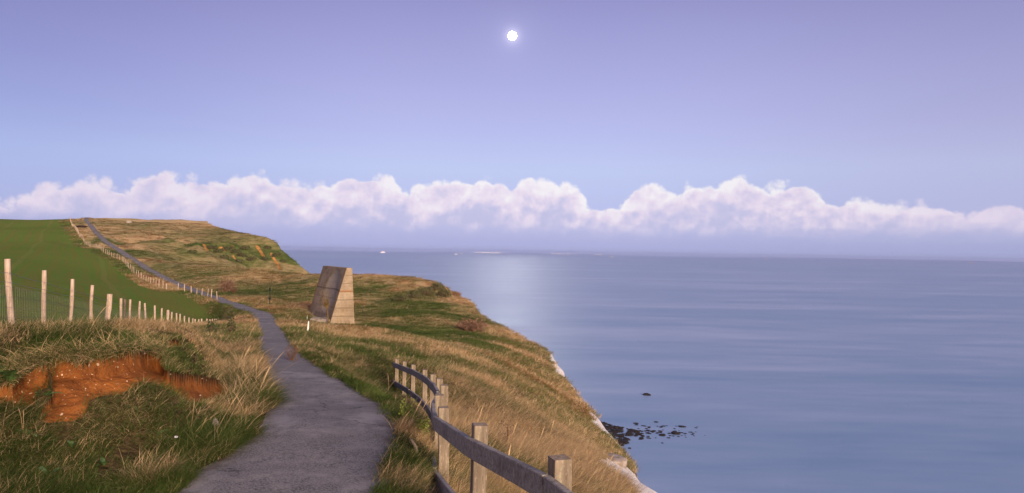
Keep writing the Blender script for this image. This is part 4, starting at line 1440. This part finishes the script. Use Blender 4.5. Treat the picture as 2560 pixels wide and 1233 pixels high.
def trough():
    p = P(515, 806, 60); p.z = H(p.x, p.y)
    bm = bmesh.new(); box(bm, (0, 0, .32), (1.0, .40, .62), bev=.03)
    o = link('water_trough', bm_mesh(bm, 'water_trough'), MAT['white'], None, p + Vector((-.25, .45, 0.0))); o.rotation_euler = (0, 0, 1.1)
    tag(o, 'low white trough behind the fence stakes at the bottom of the field', 'trough')
    p = at(323, 558); bm = bmesh.new(); box(bm, (0, 0, .45), (1.7, .9, 1.0), bev=.05)
    bmesh.ops.subdivide_edges(bm, edges=bm.edges[:], cuts=2, use_grid_fill=True)
    for v in bm.verts: v.co += Vector((random.uniform(-.04, .04), random.uniform(-.04, .04), random.uniform(-.04, .04)))
    o = link('stone_block', bm_mesh(bm, 'stone_block'), MAT['stone'], None, p)
    tag(o, 'small pale stone block on the skyline of the far hill', 'stone')


trough()


def hollow():                           # shaded cut near the hill crest, its shade put into a dark colour
    p = at(204, 571); bm = bmesh.new()
    w, h, dpt = 4.6, 1.25, 1.6; fr = []; bk = []
    for k in range(17):
        a = math.pi * k / 16
        fr.append(bm.verts.new((-math.cos(a) * w / 2, -0.2, math.sin(a) ** .7 * h))); bk.append(bm.verts.new((-math.cos(a) * w / 2.3, dpt, math.sin(a) ** .7 * h * .8)))
    fo = []
    for k in range(17):
        a = math.pi * k / 16; fo.append(bm.verts.new((-math.cos(a) * (w / 2 + .25), -0.25, math.sin(a) ** .7 * (h + .22))))
    for k in range(16):
        bm.faces.new((fr[k], fr[k + 1], bk[k + 1], bk[k])); bm.faces.new((fo[k], fo[k + 1], fr[k + 1], fr[k]))
    bm.faces.new(bk)
    o = link('dark_cut', bm_mesh(bm, 'dark_cut'), MAT['dark_stake'], None, p + Vector((0, 0, -.25))); o.rotation_euler = (0, 0, R(35))
    tag(o, 'dark arched opening in the verge between the fence and the path near the hill crest', 'dark_cut')


hollow()


def emplacement():
    p = at(1532, 1150); root = thing('gun_emplacement', 'round flat-topped concrete remnant half buried in the steep cliff-top slope', 'ruin', p)
    bm = bmesh.new(); n = 28; rings = []
    for (r, z) in ((.60, -.75), (.61, -.10), (.60, .10), (.56, .13), (.16, .12), (.01, .115)):
        rings.append([bm.verts.new((math.cos(6.2832 * k / n) * r * (1 + .03 * math.sin(k * 2.3)), math.sin(6.2832 * k / n) * r, z + random.uniform(-.006, .006))) for k in range(n)])
    for i in range(len(rings) - 1):
        for k in range(n): bm.faces.new((rings[i][k], rings[i][(k + 1) % n], rings[i + 1][(k + 1) % n], rings[i + 1][k])).smooth = True
    o = link('drum', bm_mesh(bm, 'drum'), MAT['slab'], root); o.rotation_euler = (0, R(8), 0)


emplacement()


def litter():
    p = at(443, 1128) + Vector((0, -.03, .16)); bm = bmesh.new()
    g = [[bm.verts.new((.011 * (i - 1.5), .011 * (j - 1.5) * .7, random.uniform(-.012, .012))) for i in range(4)] for j in range(4)]
    for j in range(3):
        for i in range(3): bm.faces.new((g[j][i], g[j][i + 1], g[j + 1][i + 1], g[j + 1][i]))
    bmesh.ops.solidify(bm, geom=bm.faces[:], thickness=.002)
    o = link('paper_scrap', bm_mesh(bm, 'paper_scrap'), MAT['paper'], None, p); o.rotation_euler = (.9, .2, .4)
    tag(o, 'tiny white paper scrap caught in the dark grass beside the path', 'litter')
    p = at(1042, 1133); bm = bmesh.new(); tube(bm, [(0, 0, -.1), (.01, 0, .07), (-.015, 0, .17)], [.022, .021, .017], 8, .1)
    o = link('wooden_peg', bm_mesh(bm, 'wooden_peg', True), MAT['post'], None, p); o.rotation_euler = (0, R(-18), 0)
    tag(o, 'short orange-brown wooden peg sticking out of the verge beside the rail fence', 'peg')
    p = at(538, 1078) + Vector((0, 0, .02)); bm = bmesh.new(); r = bmesh.ops.create_icosphere(bm, subdivisions=2, radius=1)
    for v in r['verts']: v.co = Vector((v.co.x * .05, v.co.y * .06, v.co.z * .13)) * random.uniform(.93, 1.07)
    o = link('flint_stone', bm_mesh(bm, 'flint_stone', True), MAT['stone'], None, p); tag(o, 'upright grey stone in the long grass at the edge of the bank', 'stone')


litter()


# ------------------------------------------------------------------ boulders in the sea
def sea_pt(u, v):
    d = ray(u, v); return d * (SEA / d.z)


def boulders():
    protos = []
    for k in range(7):
        bm = bmesh.new(); r = bmesh.ops.create_icosphere(bm, subdivisions=3, radius=1.0); o3 = random.uniform(0, 50)
        for v in r['verts']:
            q = v.co.copy(); n = fbm(np.array([q.x * 1.3 + o3]), np.array([q.y * 1.3 + q.z * 1.7 + o3]), 3)[0]; n2 = fbm(np.array([q.x * 3 - q.z * 2 + o3]), np.array([q.y * 3 + o3]), 2)[0]
            v.co = q * (1 + .75 * n + .25 * n2); v.co.z = v.co.z * .62
            v.co.z = min(v.co.z, .42 + .1 * n2)
        me = bm_mesh(bm, 'boulder'); me.materials.append(MAT['rock']); protos.append(me)
    grp = 'dark boulders of the rock spit below the cliff'
    notable = [(1618, 988, 9, 5.5, 'lone dark boulder far out in the calm sea, apart from the rock spit', None), (1689, 1085, 10.5, 6, 'largest rounded boulder near the outer end of the rock spit', None),
               (1705, 1067, 9, 3.2, 'flat dark rock behind the largest boulder of the spit', None), (1655, 1089, 7, 3.2, 'flat rock between the main spit and its largest boulder', None),
               (1574, 1121, 4.5, 2.2, 'small rock in the water in front of the rock spit', None), (1623, 1068, 4, 1.8, 'small lone rock on the sea side of the spit, midway out', None), (1728, 1081, 3.5, 1.6, 'outermost small rock just past the largest boulder of the spit', None)]
    for u, v, w, h, lab, g in notable:
        p = sea_pt(u, v); k = p.length / F
        o = link('boulder', random.choice(protos), None, None, p); o.scale = (w * k, w * k * .95, h * k * 1.5); o.rotation_euler = (0, 0, random.uniform(0, 6)); tag(o, lab, 'boulder')
    spit = np.array([(1492, 1052), (1515, 1056), (1530, 1066), (1560, 1069), (1590, 1076), (1606, 1083), (1590, 1092), (1576, 1098), (1568, 1108), (1556, 1116), (1535, 1110), (1500, 1100)], float)
    c = 0
    while c < 190:
        u, v = random.uniform(1490, 1608), random.uniform(1052, 1116)
        if not in_poly(np.array([u]), np.array([v]), spit)[0]: continue
        p = sea_pt(u, v); k = p.length / F; s = random.choice([2.8, 3.4, 4.2, 5.0, 6.0]) * random.uniform(.85, 1.25)
        o = link('boulder', random.choice(protos), None, None, p); o.scale = (s * k, s * k * 1.3, s * k * random.uniform(.7, 1.1)); o.rotation_euler = (0, 0, random.uniform(0, 6))
        tag(o, 'dark boulder packed among others in the rock spit at the foot of the cliff', 'boulder', grp); c += 1
    for k in range(80):
        t = random.random() ** 1.5; u = 1600 + 150 * t + random.gauss(0, 8); v = 1084 - 4 * t + random.gauss(0, 8)
        p = sea_pt(u, v); kk = p.length / F; s = random.uniform(1.6, 3.6) * (1.2 - .5 * t)
        o = link('boulder', random.choice(protos), None, None, p - Vector((0, 0, .03))); o.scale = (s * kk * 1.3, s * kk * 1.6, s * kk * .9); o.rotation_euler = (0, 0, random.uniform(0, 6))
        tag(o, 'small dark rock scattered in the shallow water seaward of the rock spit', 'boulder', 'small rocks scattered off the spit')


boulders()


# ------------------------------------------------------------------ ships, far coast
def emit(name, col, s):
    m = bpy.data.materials.new(name); m.use_nodes = True; t = NT(m.node_tree); t.n.clear()
    e = t.new('ShaderNodeEmission'); e.inputs[0].default_value = col; e.inputs[1].default_value = s
    o = t.new('ShaderNodeOutputMaterial'); t.l.new(e.outputs[0], o.inputs[0]); return m


MAT['ship_white'] = mat_plain('ship_white', (0.85, 0.80, 0.78, 1), .5, .03, 1)
MAT['ship_dark'] = mat_plain('ship_hull', (0.30, 0.28, 0.34, 1), .5, .05, 1)
MAT['ship_red'] = mat_plain('ship_red', (0.55, 0.16, 0.11, 1), .5, .05, 1)
MAT['shore_light'] = emit('shore_light', (1.0, .86, .78, 1), 3.0)
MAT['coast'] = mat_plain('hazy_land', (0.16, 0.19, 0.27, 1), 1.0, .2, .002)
MAT['town'] = mat_plain('town_wall', (0.62, 0.56, 0.55, 1), .9, .1, .02)


def hull_bm(L, B, Hh, bow=.18):
    bm = bmesh.new(); st = []
    for k in range(9):
        t = k / 8; x = L * (t - .5); wb = B * .5 * (1 if t < 1 - bow else max(.05, 1 - ((t - 1 + bow) / bow) ** 1.6)) * (0.85 if t < .06 else 1)
        sheer = Hh * (1 + .25 * max(0, t - .75) * 4 * .5)
        st.append([bm.verts.new((x, -wb * .8, -1)), bm.verts.new((x + L * .02 * (t > .9), -wb, sheer)), bm.verts.new((x + L * .02 * (t > .9), wb, sheer)), bm.verts.new((x, wb * .8, -1))])
    for k in range(8):
        for j in range(4): bm.faces.new((st[k][j], st[k][(j + 1) % 4], st[k + 1][(j + 1) % 4], st[k + 1][j]))
    bm.faces.new(st[0][::-1]); bm.faces.new(st[-1]); bmesh.ops.recalc_face_normals(bm, faces=bm.faces[:])
    return bm


def ship(u, dist, L, label, hull='ship_white', cat='ship', name='ferry', kind='ferry', yaw=.15):
    d = ray(u, 628); x = d.x / d.y
    yy = dist / math.sqrt(1 + x * x); p = Vector((x * yy, yy, SEA))
    root = thing(name, label, cat, p, yaw + math.atan(-x))
    link('hull', bm_mesh(hull_bm(L, L * .16, L * .085), 'hull'), MAT[hull], root)
    bm = bmesh.new()
    if kind == 'ferry':
        box(bm, (-.02 * L, 0, L * .13), (L * .78, L * .14, L * .10)); box(bm, (.06 * L, 0, L * .205), (L * .55, L * .13, L * .05)); box(bm, (.27 * L, 0, L * .25), (L * .1, L * .13, L * .045))
    else:
        box(bm, (-.30 * L, 0, L * .16), (L * .16, L * .13, L * .16)); box(bm, (-.28 * L, 0, L * .26), (L * .10, L * .14, L * .04))
    link('superstructure', bm_mesh(bm, 'superstructure'), MAT['ship_white'], root)
    bm = bmesh.new(); fx_ = -.12 * L if kind == 'ferry' else -.36 * L
    tube(bm, [(fx_, 0, L * .2), (fx_ - .01 * L, 0, L * .33)], [L * .035, L * .028], 8); link('funnel', bm_mesh(bm, 'funnel', True), MAT['ship_red' if kind != 'ferry' else 'ship_white'], root)
    bm = bmesh.new(); tube(bm, [(L * .30, 0, L * .25), (L * .30, 0, L * .40)], [L * .008, L * .005], 6); link('mast', bm_mesh(bm, 'mast'), MAT['ship_white'], root)


ship(957, 15500, 112, 'white ferry on the sea horizon, the largest ship and the first right of the headland')
ship(1140, 13500, 55, 'small white ship on the horizon midway between the ferry and the line of shore lights', name='small_ship')
ship(1153, 16500, 46, 'tiny pale ship just behind the small white ship on the horizon', name='small_ship')
ship(1530, 13500, 52, 'small white ship on the sea below the horizon, right of the shore lights', name='small_ship')
ship(1917, 16000, 55, 'small ship with a reddish hull far out on the right half of the horizon', hull='ship_red', name='cargo_ship', kind='cargo')
ship(2430, 14500, 52, 'tiny reddish ship near the right edge of the sea', hull='ship_red', name='cargo_ship', kind='cargo')


def coast():
    def strip(u0, u1, dist, hmax, name, seed):
        bm = bmesh.new(); top = []; bot = []; bk = []
        for k in range(61):
            t = k / 60; u = u0 + (u1 - u0) * t; d = ray(u, 628); x = d.x / d.y; yy = dist / math.sqrt(1 + x * x)
            h = hmax * (math.sin(math.pi * t) ** .5) * (.65 + .7 * (float(fbm(np.array([t * 7 + seed]), np.array([seed * 1.0]), 4)[0]) + .25)) + 2
            bot.append(bm.verts.new((x * yy, yy, SEA - 2))); top.append(bm.verts.new((x * (yy + 350), yy + 350, SEA + h))); bk.append(bm.verts.new((x * (yy + 900), yy + 900, SEA - 2)))
        for k in range(60): bm.faces.new((bot[k], bot[k + 1], top[k + 1], top[k])); bm.faces.new((top[k], top[k + 1], bk[k + 1], bk[k]))
        struct(link(name, bm_mesh(bm, name), MAT['coast']))
    strip(1840, 2700, 24800, 16, 'far_coast', 3)
    strip(1080, 1560, 25000, 18, 'far_coast', 9)
    grp = 'lit buildings of the far harbour town'
    us = [1188, 1192, 1197, 1204, 1208, 1212, 1217, 1220, 1224, 1227, 1231, 1235, 1238, 1241, 1245, 1247, 1254, 1381, 1389, 1397, 1405, 1419, 1424, 1438, 1489, 1496, 1502]
    bm = bmesh.new(); box(bm, (0, 0, 15), (52, 40, 34)); box(bm, (14, 0, 36), (20, 30, 12)); mw = bm_mesh(bm, 'wall'); mw.materials.append(MAT['town'])
    bm = bmesh.new()
    for i in range(3):
        for j in range(2): box(bm, (-16 + 16 * i, -20.4, 11 + 12 * j), (9, .8, 7))
    ml = bm_mesh(bm, 'window'); ml.materials.append(MAT['shore_light'])
    for u in us:
        d = ray(u, 628); x = d.x / d.y; yy = 24940 / math.sqrt(1 + x * x); s = random.uniform(.6, 1.15)
        r = thing('harbour_building', 'tiny pale lit building in the line of harbour lights on the far shore', 'building', (x * yy, yy, SEA + 6), math.atan(-x), grp)
        r.scale = (s, s, s); link('wall', mw, None, r); link('window', ml, None, r)['label'] = 'lit windows'


coast()

# ------------------------------------------------------------------ moon
def moon():
    d = ray(1281, 90).normalized() * 30000
    bm = bmesh.new(); bmesh.ops.create_icosphere(bm, subdivisions=4, radius=30000 * 10.6 / F * .97)
    o = link('moon', bm_mesh(bm, 'moon', True), emit('moon_light', (1.0, .97, .95, 1), 950.0), None, d)
    tag(o, 'bright full moon high in the lilac sky above the sea', 'moon')


moon()

# ------------------------------------------------------------------ sun and sky
SUN_EL, SUN_AZ = 18.0, 30.0             # behind the camera, a little to the right
sl = bpy.data.lights.new('sun', 'SUN'); sl.energy = 5.0; sl.angle = R(20); sl.color = (1.0, .77, .58)
so = bpy.data.objects.new('sun', sl); COL.objects.link(so)
sd = Vector((math.sin(R(SUN_AZ)) * math.cos(R(SUN_EL)), -math.cos(R(SUN_AZ)) * math.cos(R(SUN_EL)), math.sin(R(SUN_EL))))
so.rotation_euler = sd.to_track_quat('Z', 'Y').to_euler()

W = bpy.data.worlds.new('World'); SC.world = W; W.use_nodes = True
t = NT(W.node_tree); t.n.clear()
dirv = t.new('ShaderNodeTexCoord').outputs['Generated']
x, y, z = t.sep(dirv)
hyp = t.m('SQRT', t.m('ADD', t.m('MULTIPLY', x, x), t.m('MULTIPLY', y, y)))
el = t.m('DIVIDE', z, t.m('MAXIMUM', hyp, 0.001))          # tangent of the elevation
az = t.m('ARCTAN2', x, y)                                  # 0 ahead, + to the right
ef = t.m('DIVIDE', t.m('ADD', el, 0.2), 1.6, clamp=True)
S = lambda e: (e + .2) / 1.6
base = t.ramp(ef, [(0.0, lin(160, 166, 212)), (S(-.01), lin(171, 176, 222)), (S(.02), lin(177, 180, 226)), (S(.06), lin(188, 196, 240)), (S(.115), lin(193, 206, 247)), (S(.17), lin(183, 190, 241)),
                   (S(.24), lin(169, 172, 228)), (S(.30), lin(156, 158, 216)), (S(.36), lin(141, 141, 201)), (S(.6), lin(112, 112, 178)), (S(1.3), lin(92, 96, 160))])
right = t.ramp(ef, [(0.0, lin(150, 158, 205)), (S(-.01), lin(160, 168, 212)), (S(.02), lin(168, 174, 216)), (S(.06), lin(182, 184, 224)), (S(.115), lin(192, 194, 232)), (S(.17), lin(186, 184, 228)),
                    (S(.24), lin(172, 171, 220)), (S(.30), lin(156, 154, 208)), (S(.36), lin(141, 137, 193)), (S(.6), lin(115, 110, 172)), (S(1.3), lin(92, 96, 160))])
left = t.ramp(ef, [(0.0, lin(150, 158, 205)), (S(.02), lin(165, 170, 218)), (S(.06), lin(170, 182, 232)), (S(.115), lin(165, 185, 244)), (S(.17), lin(150, 166, 232)),
                   (S(.24), lin(132, 142, 212)), (S(.30), lin(118, 124, 194)), (S(.36), lin(104, 104, 172)), (S(.6), lin(92, 94, 156)), (S(1.3), lin(88, 92, 155))])
sky = t.mix(t.mr(az, .05, .70, 0.0, .72), base, right)
sky = t.mix(t.mr(az, -.10, -.75, 0.0, .62), sky, left)
# afterglow opposite, behind the camera
glow = t.m('MULTIPLY', t.mr(y, .15, -.85), t.mr(el, .75, .0))
sky = t.mix(t.m('MULTIPLY', glow, .85), sky, (2.4, 1.45, 1.10, 1))


def fcurve(pts, fac):
    n = t.new('ShaderNodeFloatCurve'); c = n.mapping.curves[0]
    n.mapping.use_clip = True
    c.points[0].location = pts[0]; c.points[-1].location = pts[-1]
    for p in pts[1:-1]: c.points.new(*p)
    for p in c.points: p.handle_type = 'AUTO'
    n.mapping.update(); t.put(n.inputs['Value'], fac)
    return n.outputs[0]


TOP = [(0, 458), (60, 470), (120, 466), (150, 470), (172, 447), (200, 458), (240, 441), (262, 452), (290, 466), (330, 448), (360, 436), (395, 431), (430, 443), (470, 444), (508, 446), (522, 470), (560, 442), (598, 456), (625, 434),
       (658, 425), (690, 442), (740, 452), (765, 470), (800, 458), (830, 446), (880, 452), (930, 437), (975, 434), (1005, 454), (1048, 470), (1075, 452), (1122, 437), (1160, 452), (1192, 441), (1243, 438), (1262, 460), (1292, 466), (1306, 450), (1345, 445),
       (1385, 452), (1420, 454), (1442, 475), (1485, 505), (1512, 518), (1545, 494), (1585, 470), (1618, 468), (1646, 456), (1668, 474), (1696, 466), (1738, 456), (1768, 462), (1800, 448), (1826, 440), (1856, 433), (1900, 450), (1950, 464), (1996, 452), (2040, 468), (2080, 478),
       (2130, 490), (2190, 508), (2235, 496), (2300, 505), (2362, 489), (2402, 500), (2440, 520), (2508, 512), (2560, 520)]
pts = []
for u, v in TOP:
    d = ray(u, v); pts.append((math.atan2(d.x, d.y), d.z / math.hypot(d.x, d.y)))
a0, a1 = pts[0][0], pts[-1][0]
ext = [(-3.1, .09)] + [(a, .085 + .02 * math.sin(a * 9) + .012 * math.sin(a * 23)) for a in np.linspace(-3.0, a0 - .06, 22)]
ext2 = [(a, .07 + .02 * math.sin(a * 8) + .012 * math.sin(a * 21)) for a in np.linspace(a1 + .06, 3.1, 22)]
allp = ext + pts + ext2
cpts = [((a + 3.1416) / 6.2832, h / .2) for a, h in allp]
azn = t.m('DIVIDE', t.m('ADD', az, 3.1416), 6.2832)
pv = t.xyz(az, el, 0.0)
warp = t.m('MULTIPLY', t.m('SUBTRACT', t.noise(pv, 45, 5, .6), .5), .0018)
topc = t.m('MULTIPLY', fcurve(cpts, t.m('ADD', azn, warp)), .2)
vA = t.vor(pv, 25, 'F1'); vB = t.vor(t.xyz(t.m('ADD', az, .31), el, 0.0), 62, 'F1'); vC = t.vor(t.xyz(az, t.m('ADD', el, .7), 0.0), 190, 'F1')
vA, vB, vC = (t.m('MULTIPLY', q, q) for q in (vA, vB, vC))
vv = t.m('ADD', t.m('MULTIPLY', vA, .95), t.m('ADD', t.m('MULTIPLY', vB, .40), t.m('MULTIPLY', vC, .13)))
puff = t.m('SUBTRACT', .40, vv)
nz = t.m('SUBTRACT', t.noise(pv, 85, 6, .62), .5)
topn = t.m('ADD', topc, t.m('ADD', t.m('MULTIPLY', puff, .027), t.m('MULTIPLY', nz, .0035)))
dd = t.m('SUBTRACT', topn, el)
alpha = t.m('MULTIPLY', t.mr(dd, -.0012, .0072), t.mr(el, .010, .042))
lo = t.noise(scl(t, pv, (1, 1.6, 1)), 16, 5, .6)
lit = t.m('POWER', 2.718, t.m('DIVIDE', t.m('MAXIMUM', dd, 0.0), -.032))
pv2 = t.xyz(t.m('ADD', az, .003), t.m('ADD', el, -.007), 0.0)
vA2 = t.vor(pv2, 25, 'F1'); vB2 = t.vor(t.xyz(t.m('ADD', az, .313), t.m('ADD', el, -.005), 0.0), 62, 'F1')
vA2, vB2 = t.m('MULTIPLY', vA2, vA2), t.m('MULTIPLY', vB2, vB2)
bil = t.m('SUBTRACT', t.m('ADD', t.m('MULTIPLY', vA2, .56), t.m('MULTIPLY', vB2, .30)), t.m('ADD', t.m('MULTIPLY', vA, .56), t.m('MULTIPLY', vB, .30)))
bil2 = t.m('SUBTRACT', t.noise(t.xyz(t.m('ADD', az, .003), t.m('ADD', el, -.011), 0.0), 24, 5, .55), t.noise(pv, 24, 5, .55))
bright = t.m('ADD', t.m('MULTIPLY', lit, 1.22), t.m('ADD', t.m('MULTIPLY', bil, 1.3), t.m('MULTIPLY', bil2, -2.0)))
bright = t.m('ADD', bright, t.m('MULTIPLY', t.m('SUBTRACT', lo, .5), .9), clamp=True)
pos_w = t.m('MULTIPLY', t.mr(az, -.72, .0, .62, 1.0), t.mr(az, .40, .62, 1.0, .52))
bright = t.m('MULTIPLY', bright, pos_w)
cl = t.ramp(bright, [(0.0, lin(200, 197, 230)), (.30, lin(221, 211, 237)), (.58, lin(240, 226, 243)), (1.0, lin(255, 250, 252))])
fade = t.mr(el, .015, .050, .30, 1.0)
body = t.mix(fade, sky, cl)
alpha = t.m('MULTIPLY', alpha, t.mr(bright, .05, .55, .74, .96))
sky = t.mix(alpha, sky, body)
# faint streaks of stratus under the cumulus
st = t.noise(scl(t, pv, (3.0, 26, 1)), 2.0, 5, .6)
sb = t.m('MULTIPLY', t.mr(st, .50, .72), t.m('MULTIPLY', t.mr(el, .005, .025), t.mr(el, .085, .05)))
sky = t.mix(t.m('MULTIPLY', sb, .35), sky, lin(200, 196, 230))
# vignette-like dimming away from the moon, and its glow, painted into the sky
md = ray(1281, 90).normalized()
dt = t.new('ShaderNodeVectorMath', operation='DOT_PRODUCT'); t.l.new(dirv, dt.inputs[0]); dt.inputs[1].default_value = md
ang = t.m('ARCCOSINE', t.m('MINIMUM', dt.outputs['Value'], 1.0))
dim = t.mr(ang, .16, .74, 1.0, .66)
sky = t.mix(t.mr(el, .03, .20, .25, 1.0), sky, t.mix(dim, t.mix(1.0, sky, (.42, .44, .54, 1), 'MULTIPLY'), sky))
sky = t.mix(.13, sky, lin(196, 196, 220))
halo = t.m('ADD', t.m('MULTIPLY', t.m('POWER', 2.718, t.m('DIVIDE', ang, -.0055)), 1.1), t.m('MULTIPLY', t.m('POWER', 2.718, t.m('DIVIDE', ang, -.03)), .055))
add = t.new('ShaderNodeMix', data_type='RGBA', blend_type='ADD'); add.clamp_factor = False
t.l.new(halo, add.inputs[0]); t.l.new(sky, add.inputs[6]); add.inputs[7].default_value = (.75, .70, .72, 1); sky = add.outputs[2]
bg = t.new('ShaderNodeBackground'); t.l.new(sky, bg.inputs[0]); bg.inputs[1].default_value = 0.84
wo = t.new('ShaderNodeOutputWorld'); t.l.new(bg.outputs[0], wo.inputs[0])

# ------------------------------------------------------------------ sea haze
def haze():
    bm = bmesh.new(); box(bm, (0, 0, (-81.5 + 34) / 2), (58000, 58000, 115.5))
    m = bpy.data.materials.new('sea_haze'); m.use_nodes = True; q = NT(m.node_tree); q.n.clear()
    v = q.new('ShaderNodeVolumePrincipled'); v.inputs['Color'].default_value = (.42, .52, .86, 1); v.inputs['Density'].default_value = HAZE; v.inputs['Anisotropy'].default_value = 0.0
    o = q.new('ShaderNodeOutputMaterial'); q.l.new(v.outputs[0], o.inputs['Volume'])
    struct(link('haze', bm_mesh(bm, 'haze'), m), 'stuff')


HAZE = 4.0e-5
haze()

# ------------------------------------------------------------------ output
vs = SC.view_settings; SC.display_settings.display_device = 'sRGB'
vs.view_transform = 'Standard'; vs.look = 'None'; vs.exposure = 0.25; vs.gamma = 1; vs.use_curve_mapping = False
SC.cycles.max_bounces = 6; SC.cycles.diffuse_bounces = 2; SC.cycles.glossy_bounces = 2; SC.cycles.transmission_bounces = 2
SC.cycles.use_denoising = True
